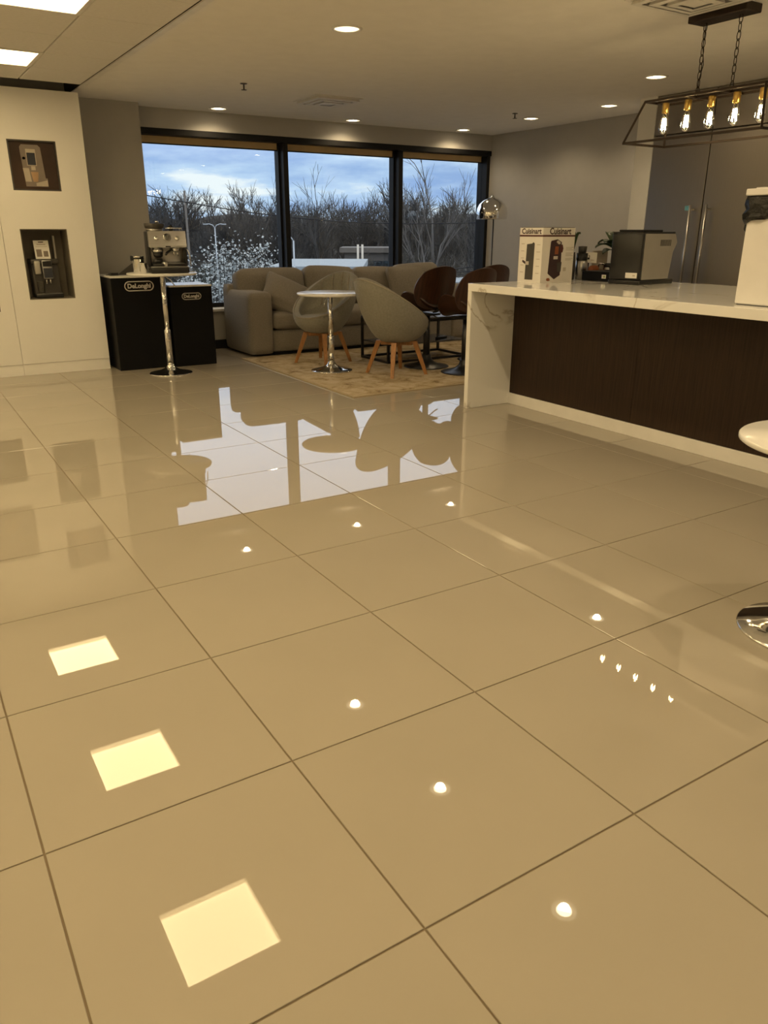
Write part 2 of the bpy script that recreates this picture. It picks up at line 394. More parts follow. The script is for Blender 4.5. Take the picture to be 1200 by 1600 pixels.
for a in range(len(xe)-1):
    for b in range(len(ye)-1):
        x1, x0, y1, y0 = xe[a], xe[a+1], ye[b], ye[b+1]
        if any(abs(x0-p[0]) < .02 for p in PANX) and any(abs(y0-p) < .02 for p in PANY):
            pan_slots.append((x0, x1, y0, y1)); continue
        w, d = round(x1-x0-.011, 4), round(y1-y0-.006, 4)
        if (w, d) not in meshes: meshes[(w, d)] = MB().box(-w/2, w/2, -d/2, d/2, 0, .018, .003, 1).mesh('ceiling_tile', CTILE)
        o = bpy.data.objects.new('ceiling_tile', meshes[(w, d)]); COL.objects.link(o); o.parent = ce; o.location = ((x0+x1)/2, (y0+y1)/2, H+.001)
for x in xe[1:-1]: MB().box(x-.009, x+.009, -5.0, CY, H+.013, H+.03).build('grid_bar', TBAR, ce)
for y in ye[:-1]: MB().box(-4.2, CX-.005, y-.009, y+.009, H+.0132, H+.0295).build('grid_bar', TBAR, ce)
edge = MB().box(CX, CX+.045, -5.0, CY+.02, H-.0022, H-.0002).build('edge_trim', TROFF, ce)

# walls
wl = MB().box(-4.4, -4.2, -5.2, 7.4, 0, 2.8).build('wall_left', WALLW); struct(wl)
wr = MB().box(-4.2, 7.25, -5.2, -5.0, 0, 2.8).build('wall_rear', WALLW); struct(wr)
w2 = MB().box(7.05, 7.25, -5.0, 7.4, 0, H).build('wall_right', WALLG); struct(w2)
PIER = 2.37
wb = MB().box(-4.2, CX-.005, 6.95, 7.4, 0, 2.78).box(CX-.005, PIER, 6.95, 7.4, 0, H).box(PIER, 7.05, 7.18, 7.4, 2.285, H).box(PIER, 7.05, 7.18, 7.4, 0, 0.42).build('wall_back', WALLG); struct(wb)
sl = MB().box(PIER, 7.05, 7.13, 7.40, 0.42, 0.45, .004, 1).build('trim_1', WHITEM); struct(sl)
bbm = MB().box(PIER, 7.05, 7.165, 7.18, 0, 0.1).build('baseboard_back', BLACKF); struct(bbm)
# window band: black head, mullions, panes
hd = MB().box(PIER, 7.05, 7.175, 7.40, 2.225, 2.285, .004, 1).build('trim_2', BLACKF); struct(hd)
edges = [PIER, 4.065, 5.635, 7.05]
for k in range(3):
    x0, x1 = edges[k], edges[k+1]
    fr = MB()
    fr.box(x0+.025, x1-.025, 7.36, 7.40, 2.165, 2.225).box(x0+.025, x1-.025, 7.36, 7.40, 0.45, 0.50)
    fr.box(x0, x0+.05, 7.30, 7.40, 0.45, 2.225).box(x1-.05, x1, 7.30, 7.40, 0.45, 2.225)
    wn = fr.build('window_%d' % (k+1), BLACKF); struct(wn)
    MB().box(x0+.05, x1-.05, 7.378, 7.382, 0.50, 2.165).build('pane', GLASS, wn)
for k, x in enumerate(edges[1:3]):
    mu = MB().box(x-.03, x+.03, 7.20, 7.31, 0.45, 2.226, .003, 1).build('trim_%d' % (3+k), BLACKF); struct(mu)
mu = MB().box(7.0, 7.05, 7.20, 7.31, 0.45, 2.226, .003, 1).build('trim_5', BLACKF); struct(mu)
place = ['beside the grey pier', 'in the middle window bay', 'in the bay by the right wall']
for k in range(3):
    x0, x1 = edges[k]+.035, edges[k+1]-.035
    t = thing('roller_shade', 'tan roller blind under the black window head, '+place[k], 'blind', ((x0+x1)/2, 7.33, 2.17), 0, 'rolled up window blinds')
    w = (x1-x0)/2
    MB().box(-w, w, -.003, .003, -0.012, .056).build('fabric', SHADE, t)
    MB().box(-w, w, -.006, .006, -.024, -.012, .002, 1).build('bottom_bar', BLACKF, t)

# ================================================================== CEILING FIXTURES
for k, (x0, x1, y0, y1) in enumerate(pan_slots):
    cx, cy = (x0+x1)/2, (y0+y1)/2; w, d = (x1-x0)/2-.004, (y1-y0)/2-.004
    row = [i for i, p in enumerate(PANY) if abs(p-y0) < .02][0]; colm = [i for i, p in enumerate(PANX) if abs(p[0]-x0) < .02][0]
    orn = ['first', 'second', 'third', 'added fourth', 'added fifth']
    t = thing('light_panel', 'square glowing ceiling panel, %s from the cabinets in the %s row from the plaster' % (orn[row], orn[colm]), 'ceiling light', (cx, cy, H), 0, 'ceiling light panels')
    f = MB(); b = 0.028
    f.box(-w, w, -d, -d+b, -.003, .052).box(-w, w, d-b, d, -.003, .052).box(-w, -w+b, -d+b, d-b, -.003, .052).box(w-b, w, -d+b, d-b, -.003, .052)
    f.build('frame', TROFF, t)
    MB().box(-w+b, w-b, -d+b, d-b, .036, .050).build('lens', PANELE, t)

DL = [(3.18, 6.90), (4.79, 6.92), (6.38, 6.93), (2.66, 3.29), (2.66, 2.07), (2.66, .83), (2.66, -.41), (2.66, -1.65), (2.66, -2.9), (5.56, 3.31), (6.40, 4.58), (6.38, 5.70), (5.56, .7), (5.56, -.6), (5.56, -1.9)]  # unseen ones towards and behind the camera are added to light the room
def downlight(x, y, label, power):
    t = thing('downlight', label, 'downlight', (x, y, H), 0, 'round recessed downlights')
    MB().lathe([(.098, 0), (.098, -.004), (.082, -.007), (.076, -.002), (.076, .0)], seg=36).build('trim_ring', TROFF, t)
    MB().lathe([(.076, -.0025), (.046, -.0035)], seg=36).build('reflector_glow', LENSR, t)
    MB().lathe([(.046, -.0036), (.044, -.005), (.0, -.005)], seg=36).build('lens', LENSE, t)
    ld = bpy.data.lights.new('downlight_lamp', 'SPOT'); ld.energy = power; ld.color = (1.0, .76, .44); ld.spot_size = math.radians(150); ld.spot_blend = 0.6; ld.shadow_soft_size = 0.035
    lo = bpy.data.objects.new('lamp', ld); COL.objects.link(lo); lo.parent = t; lo.location = (0, 0, -.010)
for k, (x, y) in enumerate(DL):
    lab = 'round lit downlight in the plaster ceiling over the open tiled floor'
    if k < 3: lab = 'round lit downlight above the %s window' % ['pier side', 'middle', 'right wall side'][k]
    elif k in (10, 11): lab = 'round lit downlight by the grey right wall, nearer the %s' % ['refrigerators', 'windows'][k-10]
    elif k >= 9: lab = 'round lit downlight over the kitchen aisle, %s from the windows' % {9: 'first', 12: 'second', 13: 'third', 14: 'added fourth'}[k]
    else: lab = 'round lit downlight over the open tiled floor, %s from the windows' % ['first', 'second', 'third', 'added fourth', 'added fifth', 'added unseen sixth'][k-3]
    downlight(x, y, lab, SPOT_DIM if k < 3 or k in (10, 11) else SPOT_W)

def vent(x, y, s, label):
    t = thing('air_vent', label, 'air vent', (x, y, H), 0, 'square ceiling air vents')
    MB().box(-s, s, -s, s, -.008, 0, .003, 1).build('flange', TROFF, t)
    for k in range(3):
        a = s*(0.86-.25*k); b2 = a-.03; z = -.010-.012*(k+1)*.6
        vv = [(-a,-a,-.008),(a,-a,-.008),(a,a,-.008),(-a,a,-.008),(-a-.01,-a-.01,z-.010),(a+.01,-a-.01,z-.010),(a+.01,a+.01,z-.010),(-a-.01,a+.01,z-.010),(-b2,-b2,z-.012),(b2,-b2,z-.012),(b2,b2,z-.012),(-b2,b2,z-.012)]
        MB().add(vv, [(0,1,5,4),(1,2,6,5),(2,3,7,6),(3,0,4,7),(4,5,9,8),(5,6,10,9),(6,7,11,10),(7,4,8,11)]).build('louvre', TROFF, t)
    MB().box(-s*.9, s*.9, -s*.9, s*.9, -.0105, -.0085).build('throat', TBAR, t)
    MB().box(-s*.2, s*.2, -s*.2, s*.2, -.040, -.034).build('core', TROFF, t)
vent(3.87, 5.80, 0.25, 'square white ceiling vent in front of the windows')
vent(3.885, 1.66, 0.265, 'square white ceiling vent beside the black pendant light canopy')
for x, y, lb in [(2.85, 5.42, 'small sprinkler head hanging from the ceiling towards the grey pier'), (5.97, 5.50, 'small sprinkler head hanging from the ceiling near the right wall downlights')]:
    t = thing('sprinkler_head', lb, 'sprinkler', (x, y, H))
    MB().lathe([(.030, 0), (.030, -.004), (.012, -.008)], seg=20).build('escutcheon', DARKG, t)
    MB().cyl(0, 0, -.045, -.006, .007, 12).build('body', DARKG, t)
    MB().lathe([(.004, -.045), (.024, -.048), (.024, -.051), (0, -.051)], seg=16).build('deflector', DARKG, t)

# pendant light over the counter
PX, PYc = 4.25, 1.75
t = thing('pendant_light', 'linear black metal cage pendant with five filament bulbs over the counter', 'pendant light', (PX, PYc, H))
MB().box(-.07, .07, -.19, .19, -.045, 0, .004, 1).build('canopy', BRONZE, t)
zt, zb = 2.045-H, 1.812-H
tx, ty, bx, by = .11, .405, .195, .475
cg = MB(); w = .013
tops = [(-tx,-ty,zt),(tx,-ty,zt),(tx,ty,zt),(-tx,ty,zt)]; bots = [(-bx,-by,zb),(bx,-by,zb),(bx,by,zb),(-bx,by,zb)]
for i in range(4):
    cg.bar(tops[i], tops[(i+1) % 4], w); cg.bar(bots[i], bots[(i+1) % 4], w); cg.bar(tops[i], bots[i], w)
cage = cg.build('cage', BRONZE, t)
sp = MB().bar((0, -ty, zt), (0, ty, zt), .028, .012)
for s in (-1, 1): sp.bar((-tx, s*.115, zt), (tx, s*.115, zt), .014)
sp.build('socket_rail', BRONZE, t)
for s in (-1, 1):
    y = s*.115; z0, z1 = -.045, zt+.01; n = 9; ll = (z0-z1)/n
    for k in range(n):
        zc = z0-ll*(k+.5); pts = []
        for q in range(12):
            a = 2*PI*q/12; du = .011*math.cos(a); dz = (ll*.62)*math.sin(a)
            pts.append((du if k % 2 else 0, y+(0 if k % 2 else du), zc+dz))
        MB().tube(pts, .0026, 6, closed=True).build('chain_link', BRONZE, t)
MB().tube([(0.004, .115, -.045), (.018, .13, -.16), (.004, .10, -.26), (.012, .125, -.34), (0, .115, zt+.01)], .0028, 6).build('cord', BLACKP, t)
for k in range(5):
    y = .335-.165*k
    so = MB().lathe([(.019, 0), (.021, -.004), (.021, -.055), (.018, -.058)], (0, y, zt-.006), 20).build('socket', BRASS, t)
    zb0 = zt-.062
    bp_ = [(.012, 0), (.013, -.010), (.017, -.022), (.024, -.045), (.029, -.068), (.031, -.085), (.027, -.103), (.016, -.116), (.004, -.121), (0.0, -.1215)]
    bo = MB().lathe(bp_, (0, y, zb0), 20).build('bulb', BULBG, t)
    fi = MB()
    for q in range(4):
        a = PI/4+q*PI/2
        fi.tube([(.010*math.cos(a), y+.010*math.sin(a), zb0-.030), (.015*math.cos(a+.3), y+.015*math.sin(a+.3), zb0-.095)], .0016, 5)
    fi.build('filament', FILE, bo)

# ================================================================== LEFT DISPLAY CABINETS
FY = 6.41
def cabinet(x0, x1, niches, label):
    t = thing('display_cabinet', label, 'cabinet', (0, 0, 0))
    # carcass front face pierced by niches, built as a grid of boxes
    xs = sorted(set([x0+.0015, x1-.0015]+[v for n in niches for v in n[:2]])); zs = sorted(set([.105, 2.434]+[v for n in niches for v in n[2:4]]))
    body = MB()
    for i in range(len(xs)-1):
        for j in range(len(zs)-1):
            xm, zm = (xs[i]+xs[i+1])/2, (zs[j]+zs[j+1])/2
            if any(n[0] < xm < n[1] and n[2] < zm < n[3] for n in niches): continue
            body.box(xs[i], xs[i+1], FY, FY+.30, zs[j], zs[j+1])
    body.box(x0+.0015, x1-.0015, FY+.30, FY+.50, .105, 2.434)
    b = body.build('body', CABW, t)
    MB().box(x0+.001, x1-.001, FY+.006, FY+.48, 0, .102).build('toe_kick', CABW, t)
    return t
NR = [(1.045, 1.445, 1.62, 2.03), (1.045, 1.445, .685, 1.30)]
NL = [(.385, .785, 1.27, 1.82), (.385, .785, .59, 1.02)]
cabinet(.90, 1.69, NR, 'tall white display cabinet with two niches beside the black branded stands')
cabinet(.10, .90, NL, 'tall white display cabinet section further from the black branded stands')
cabinet(-1.5, .10, [], 'plain tall white cabinet section without niches')
def framed_print(n, label):
    x0, x1, z0, z1 = n; cx, cz = (x0+x1)/2, (z0+z1)/2
    w, h = (x1-x0)/2, (z1-z0)/2
    t = thing('framed_print', label, 'picture', (cx, FY, cz))
    f = MB(); b = .012
    f.box(-w, w, .002, .06, h-b, h).box(-w, w, .002, .06, -h, -h+b).box(-w, -w+b, .002, .06, -h+b, h-b).box(w-b, w, .002, .06, -h+b, h-b)
    f.build('frame', DARKG, t)
    MB().box(-w+b, w-b, .030, .060, -h+b, h-b).build('print', POSTER, t)
    pb = lambda nm, m, x0, x1, z0, z1, y=.0285, bev=.004: MB().box(x0, x1, y, .031, z0, z1).build(nm, m, t)
    # printed coffee machine with a glass of latte, flat shapes on the print
    def poly(nm, m, pts, y):
        MB().prism(pts, 0, .0012, FACE_NY).build(nm, m, t).location = (0, y, 0)
    poly('printed_machine', POSTG, [(-.085, -.17), (-.10, .10), (-.10, .15), (-.085, .17), (.05, .17), (.07, .15), (.085, -.10), (.10, -.10), (.10, -.17)], .0296)
    poly('printed_tank', POSTL, [(-.085, -.13), (-.095, -.02), (-.045, -.02), (-.035, -.13)], .0284)
    poly('printed_display_rim', POSTL, [(-.055, .0), (-.055, .135), (.025, .135), (.025, .0)], .0284)
    poly('printed_display', SCREEN, [(-.049, .006), (-.049, .105), (.019, .105), (.019, .006)], .0272)
    poly('printed_spout', POSTL, [(-.025, -.035), (-.025, -.003), (.01, -.003), (.01, -.035)], .0284)
    poly('printed_latte', FOAM, [(-.02, -.13), (-.033, -.05), (.03, -.05), (.018, -.13)], .0284)
    poly('printed_tray', POSTL, [(.0, -.165), (.0, -.14), (.098, -.115), (.098, -.165)], .0284)
    MB().lathe([(.012, 0), (0, 0)], seg=16, mtx=T(-.075, .0283, .06) @ RX(PI/2)).build('printed_knob', POSTL, t)
    return t
framed_print(NR[0], 'framed brown print of a coffee machine and latte above the machine niche')
framed_print(NL[0], 'framed coffee machine print in the cabinet section further from the stands')
def niche_machine(n, label, labc):
    x0, x1, z0, z1 = n; cx = (x0+x1)/2; w = (x1-x0)/2
    # lining
    t = thing('niche_lining', 'dark recessed lining of the '+labc, 'niche', (cx, FY, z0))
    h = z1-z0; d = MB()
    d.box(-w+.001, w-.001, .285, .299, .001, h-.001).box(-w+.001, -w+.008, .004, .285, .001, h-.001).box(w-.008, w-.001, .004, .285, .001, h-.001).box(-w+.008, w-.008, .004, .285, h-.008, h-.001).box(-w+.008, w-.008, .004, .285, .001, .008)
    d.build('lining', NICHE, t)
    MB().box(.10, .115, .20, .285, .06, h-.06).build('back_channel', SILVER, t)
    k = thing('coffee_machine', label, 'coffee machine', (cx-.015, FY+.14, z0+.009))
    MB().box(-.12, .12, -.03, .13, .0, .34, .012).build('body', DARKG, k)
    MB().box(-.12, .12, -.11, -.028, 0, .035, .006).build('drip_tray', BLACKP, k)
    MB().box(-.118, .118, -.10, -.032, .0355, .039).build('grille', STEEL, k)
    MB().box(-.125, .125, -.07, .13, .30, .345, .012).build('top_cover', DARKG, k)
    hd_ = MB().box(-.035, .055, -.10, -.031, .17, .335, .008).build('control_head', STEEL, k)
    MB().box(-.028, .048, -.1025, -.0995, .18, .265).build('display', SCREEN, hd_)
    MB().box(-.028, .048, -.1025, -.0995, .28, .328).build('upper_panel', BLACKP, hd_)
    MB().box(-.10, -.045, -.08, -.031, .21, .33, .010).build('bean_hopper', SILVER, k)
    sp_ = MB().cyl(-.008, -.07, .125, .17, .008, 12).cyl(.026, -.07, .125, .17, .008, 12); sp_.build('spout', CHROME, k)
    MB().box(-.09, -.03, -.05, -.031, .04, .15, .004).build('water_tank', CLEAR, k)
    if h > .5:
        c = thing('info_card', 'small white card with printed text standing on the niche coffee machine', 'card', (cx-.02, FY+.10, z0+.009+.345))
        mt = T(0, 0, 0) @ RX(math.radians(-12))
        MB().box(-.065, .065, -.001, .001, 0, .165, mtx=mt).build('card', PAPER, c)
        MB().box(-.022, .022, -.0018, -.0012, .146, .154, mtx=mt).build('heading', INK, c)
        MB().box(-.038, .038, -.0018, -.0012, .124, .134, mtx=mt).build('title', GREYINK, c)
        MB().box(-.05, .05, -.0018, -.0012, .108, .112, mtx=mt).build('text_line', GREYINK, c)
        MB().box(-.05, -.005, -.0018, -.0012, .02, .085, mtx=mt).box(.01, .05, -.0018, -.0012, .02, .07, mtx=mt).build('picture', ORANGE if False else POSTG, c)
niche_machine(NR[1], 'dark automatic coffee machine standing in the lit niche under the framed print', 'niche holding the coffee machine with a card')
niche_machine((NL[1][0], NL[1][1], NL[1][2], NL[1][3]), 'dark automatic coffee machine in the low niche of the further cabinet', 'low niche of the further cabinet')

# ================================================================== BLACK BRANDED STANDS
def stand(x0, x1, y0, y1, h, lw, lz, label, top):
    cx = (x0+x1)/2; w = (x1-x0)/2
    t = thing('display_stand', label, 'display stand', (cx, y0, 0))
    MB().box(-w, w, 0, y1-y0, 0, h-.018, .003, 1).build('body', BLACKL, t)
    MB().box(-w-.002, w+.002, -.002, y1-y0, h-.018, h, .002, 1).build('top_panel', top, t)
    lg = MB(); hw, hh = lw/2, lw*.155; pts = []
    for s, c0 in ((1, hw-hh), (-1, -hw+hh)):
        for q in range(13):
            a = -PI/2+PI*q/12 if s > 0 else PI/2+PI*q/12
            pts.append((c0+hh*math.cos(a), -.003, lz+hh*math.sin(a)))
    lg.tube(pts, lw*.020, 6, closed=True)
    rim = lg.build('logo_outline', LOGO, t)
    text_obj('logo_lettering', 'DeLonghi', lw*.215, LOGO, t, T(0, -.002, lz) @ FACE_NY, lw*.008, .0012, .98)
    return t
stand(1.735, 2.255, 6.20, 6.68, .885, .27, .79, 'tall black display stand with silver oval logo beside the white cabinet', WHITE)
stand(2.275, 2.70, 6.16, 6.60, .788, .19, .68, 'shorter black display stand with silver oval logo beside the sofa', WHITE)
# clutter on the tall stand
t = thing('power_adapter', 'small black box with a cord lying on the tall stand top', 'adapter', (1.80, 6.34, .885), .2)
MB().box(-.04, .04, -.03, .03, 0, .025, .004).build('body', BLACKP, t)
MB().tube([(-.04, 0, .010), (-.055, .02, .006), (-.05, .06, .005), (.0, .09, .005), (.05, .10, .005)], .004, 6).build('cord', BLACKP, t)
t = thing('folded_leaflet', 'dark folded leaflet standing on the tall stand behind the steel jug', 'leaflet', (1.97, 6.42, .885), .2)
MB().add([(-.12, 0, 0), (.10, 0, 0), (.10, .0, .14), (-.12, .012, 0), (.10, .012, 0), (.10, .012, .14)], [(0,1,2),(5,4,3),(0,3,4,1),(1,4,5,2),(2,5,3,0)]).build('card', DARKG, t)

# ================================================================== PEDESTAL TABLES
def pedestal_table(x, y, h, label, r=.315, rb=.20, lever=0.9, z0=0):
    t = thing('pedestal_table', label, 'table', (x, y, z0), 0)
    MB().lathe([(0, h-.020), (r-.008, h-.020), (r, h-.014), (r, h-.004), (r-.004, h), (0, h)], seg=64).build('table_top', WHITE, t)
    MB().lathe([(.09, h-.032), (.09, h-.020), (.03, h-.020)], seg=24).build('mounting_plate', CHROME, t)
    zc = h*.44
    MB().lathe([(.030, .055), (.030, zc), (.027, zc+.006)], seg=24).build('outer_column', CHROME, t)
    MB().lathe([(.024, zc), (.024, h-.030)], seg=24).build('inner_column', CHROME, t)
    MB().lathe([(rb, 0), (rb, .006), (rb-.004, .009), (rb*.72, .018), (rb*.45, .034), (rb*.27, .052), (.036, .074), (.034, .085), (.030, .087)], seg=64).build('base', CHROME, t)
    a = lever
    MB().tube([(.02*math.cos(a), .02*math.sin(a), h-.034), (.07*math.cos(a), .07*math.sin(a), h-.06), (.11*math.cos(a), .11*math.sin(a), h-.12)], .005, 6).build('lever', CHROME, t)
    return t
pedestal_table(2.12, 5.84, .925, 'tall white round pedestal table carrying the espresso machine', lever=-.6)
pedestal_table(3.49, 5.13, .733, 'white round pedestal table standing on the rug between two tub chairs', lever=3.6, z0=.0092)
pedestal_table(2.385, -.305, .675, 'white round pedestal table with chrome base beside the kitchen counter', r=.300, rb=.21)

# espresso machine on tall table
t = thing('espresso_machine', 'chrome and black espresso machine with bean hopper on the tall pedestal table', 'espresso machine', (2.17, 5.80, .925), math.radians(-10))
MB().box(-.17, .17, -.15, .17, 0, .055, .012).build('base', BLACKP, t)
MB().box(-.165, .165, -.152, -.1, .052, .060, .003).build('front_strip', STEEL, t)
MB().box(-.172, -.148, -.06, .17, .05, .355, .006).build('side_panel', BLACKP, t)
MB().box(.148, .172, -.06, .17, .05, .355, .006).build('side_panel', BLACKP, t)
MB().box(-.150, .150, .02, .17, .05, .345, .004).build('back_body', STEEL, t)
hb = MB().add([(-.165,-.13,.225),(.165,-.13,.225),(.165,-.09,.36),(-.165,-.09,.36),(-.165,.16,.225),(.165,.16,.225),(.165,.16,.36),(-.165,.16,.36)], [(0,1,2,3),(5,4,7,6),(3,2,6,7),(0,4,5,1),(1,5,6,2),(4,0,3,7)])
head = hb.build('head', STEEL, t)
MB().box(-.16, .16, -.132, -.128, .222, .236).build('lower_band', CHROME, head)
tl = math.radians(-16.5)
gm = T(0, -.112, .305) @ RX(tl) @ RX(PI/2)
MB().lathe([(.036, 0), (.036, .010), (.030, .014)], seg=28, mtx=gm).build('gauge_rim', CHROME, head)
MB().lathe([(.030, .0142), (0, .0142)], seg=28, mtx=gm).build('gauge_dial', PAPER, head)
for x in (-.095, .085):
    MB().lathe([(.020, 0), (.020, .016), (.017, .020), (0, .020)], seg=24, mtx=T(x, -.108, .295) @ RX(tl) @ RX(PI/2)).build('dial', CHROME, head)
MB().box(-.022, .022, -.134, -.1325, .225, .234).build('badge', BLACKP, head)
MB().lathe([(.07, .36), (.07, .378), (.085, .388), (.09, .42), (.088, .424), (0, .426)], (-.085, .05, 0), 32).build('hopper', DARKG, t)
MB().lathe([(.075, .360), (.075, .380), (.06, .381)], (-.085, .05, 0), 32).build('hopper_collar', STEEL, t)
MB().lathe([(.016, .426), (.016, .442), (.012, .446), (0, .446)], (-.06, .05, 0), 20).build('hopper_knob', CHROME, t)
MB().lathe([(.020, .36), (.022, .40), (.016, .41), (0, .41)], (.06, .05, 0), 20).build('tamper', BLACKP, t)
MB().tube([(.145, -.02, .365), (.145, -.02, .385), (-.0, -.02, .385)], .004, 6).tube([(.145, .12, .362), (.145, .12, .385), (.02, .12, .385)], .004, 6).tube([(.145, -.02, .385), (.145, .12, .385)], .004, 6).build('cup_rail', CHROME, t)
MB().lathe([(.045, .225), (.045, .205), (.052, .20), (.052, .185), (.046, .18)], (-.085, -.06, 0), 28).build('grinder_outlet', CHROME, t)
MB().lathe([(.046, .18), (.040, .145), (.025, .135), (0, .135)], (-.085, -.06, 0), 28).build('grinder_cradle', BLACKP, t)
MB().lathe([(.040, .225), (.040, .195), (.036, .19)], (.07, -.06, 0), 28).build('group_head', CHROME, t)
MB().cyl(.055, -.06, .15, .19, .008, 10).cyl(.085, -.06, .15, .19, .008, 10).build('portafilter_spout', CHROME, t)
MB().tube([(.02, -.08, .195), (-.02, -.14, .175), (-.03, -.17, .165)], .011, 8).build('portafilter_handle', BLACKP, t)
MB().box(-.148, .148, -.148, .02, .056, .085, .004).build('drip_tray', BLACKP, t)
MB().box(-.005, .125, -.14, .0, .0855, .089).build('drip_grille', STEEL, t)
MB().lathe([(.040, .0855), (.044, .120), (.042, .120), (.038, .089), (0, .089)], (-.095, -.075, 0), 24).build('tamping_cup', BLACKP, t)
MB().lathe([(.030, .058), (.034, .098), (.032, .098), (.028, .062), (0, .062)], (-.035, -.120, .0), 24).build('dosing_cup', STEEL, t)
MB().tube([(.15, -.05, .215), (.175, -.075, .20), (.192, -.085, .15), (.195, -.085, .06)], .005, 8).build('steam_wand', CHROME, t)
t = thing('milk_jug', 'tall polished steel milk jug beside the espresso machine', 'jug', (1.93, 5.90, .925))
MB().lathe([(.0, 0), (.048, 0), (.050, .004), (.050, .14), (.052, .145), (.048, .145), (.046, .006), (0, .006)], seg=32).build('body', CHROME, t)
MB().lathe([(.054, .12), (.054, .132), (.0505, .132), (.0505, .12), (.054, .12)], seg=28).build('knock_ring', BLACKP, t)
MB().box(-.068, -.052, -.012, .012, .105, .150, .003).build('handle', BLACKP, t)
t = thing('steel_cup', 'short polished steel cup between the milk jug and espresso machine', 'cup', (1.945, 5.80, .925))
MB().lathe([(.0, 0), (.030, 0), (.030, .085), (.032, .088), (.028, .088), (.027, .005), (0, .005)], seg=28).build('body', CHROME, t)
MB().tube([(.030, 0, .07), (.048, 0, .065), (.048, 0, .03), (.030, 0, .025)], .003, 6).build('handle', CHROME, t)
t = thing('paper_napkin', 'small white folded napkin at the edge of the tall pedestal table', 'napkin', (2.375, 5.80, .925), -.5)
MB().box(-.04, .04, -.03, .03, 0, .006, .001, 1).build('sheet', PAPER, t)

# ================================================================== RUG
rg = thing('area_rug', 'beige and brown distressed area rug under the lounge furniture', 'rug', (4.55, 5.30, 0))
MB().box(-1.50, 1.75, -1.38, 1.0, 0.0005, .009, .002, 1).build('pile', RUG, rg)
MB().box(-1.525, -1.5, -1.405, 1.0, .0005, .011).box(1.75, 1.775, -1.405, 1.0, .0005, .011).box(-1.5, 1.75, -1.405, -1.38, .0005, .011).build('binding', RUGE, rg)
RZ0 = .0092

# ================================================================== SOFA
t = thing('sectional_sofa', 'long brown fabric sofa with low arm under the windows', 'sofa', (3.16, 6.31, 0))
LN = 2.95
MB().cushion(.26, LN-.26, .02, .78, .03, .27, .004, 6, .03).build('base', FABS, t)
MB().box(.28, LN-.3, .06, .7, .0, .03).build('plinth', BLACKF, t)
MB().cushion(0, .27, 0, .80, .015, .675, .006, 8, .045).build('arm', FABS, t)
MB().cushion(LN-.27, LN, 0, .80, .015, .675, .006, 8, .045).build('arm', FABS, t)
MB().cushion(.0, LN, .60, .80, .03, .74, .004, 8, .05).build('back_frame', FABS, t)
n = 3; wd = (LN-.54)/n
for k in range(n):
    x = .27+wd*k
    MB().cushion(x+.004, x+wd-.004, -.01, .60, .275, .455, .018, 8, .055).build('seat_cushion', FABS, t)
for k, (a, b, z, ti) in enumerate([(.07, .90, .855, 0), (.90, 1.56, .865, 3), (1.56, 2.16, .845, 1), (2.16, 2.83, .875, -2)]):
    mtx = T((a+b)/2, .60, .42) @ RX(math.radians(-12)) @ RY(math.radians(ti))
    MB().cushion(-(b-a)/2+.004, (b-a)/2-.004, -.20, .02, 0, z-.41, .035, 9, .07, mtx).build('back_cushion', FABS, t)
def pillow(x, y, z, w, rx, ry, rz, label):
    t = thing('throw_pillow', label, 'pillow', (x, y, z))
    o = MB(); o.cushion(-w, w, -.055, .055, -w, w, .075, 12, .02)
    vv = []
    for p in o.v:
        f = 1-.16*((p[0]/w)**2*(1-(p[2]/w)**2)+(p[2]/w)**2*(1-(p[0]/w)**2)) * .7
        vv.append((p[0]*f, p[1], p[2]*f))
    o.v = vv
    b = o.build('cover', FABS, t)
    edge_ = [(sx_*w*.985, 0, sz_*w*.985) for sx_, sz_ in ((-1,-1),(-.5,-.93),(0,-.9),(.5,-.93),(1,-1),(.93,-.5),(.9,0),(.93,.5),(1,1),(.5,.93),(0,.9),(-.5,.93),(-1,1),(-.93,.5),(-.9,0),(-.93,-.5))]
    MB().tube(edge_, .008, 6, closed=True).build('piping', FABD, t)
    t.rotation_euler = (rx, ry, rz)
    return t
pillow(3.66, 6.54, .615, .235, math.radians(-50), math.radians(24), math.radians(-22), 'square brown throw pillow leaning against the sofa arm near the stands')
pillow(5.36, 6.62, .66, .24, math.radians(-20), math.radians(-3), math.radians(-8), 'square brown throw pillow at the far sofa end behind the bar stools')

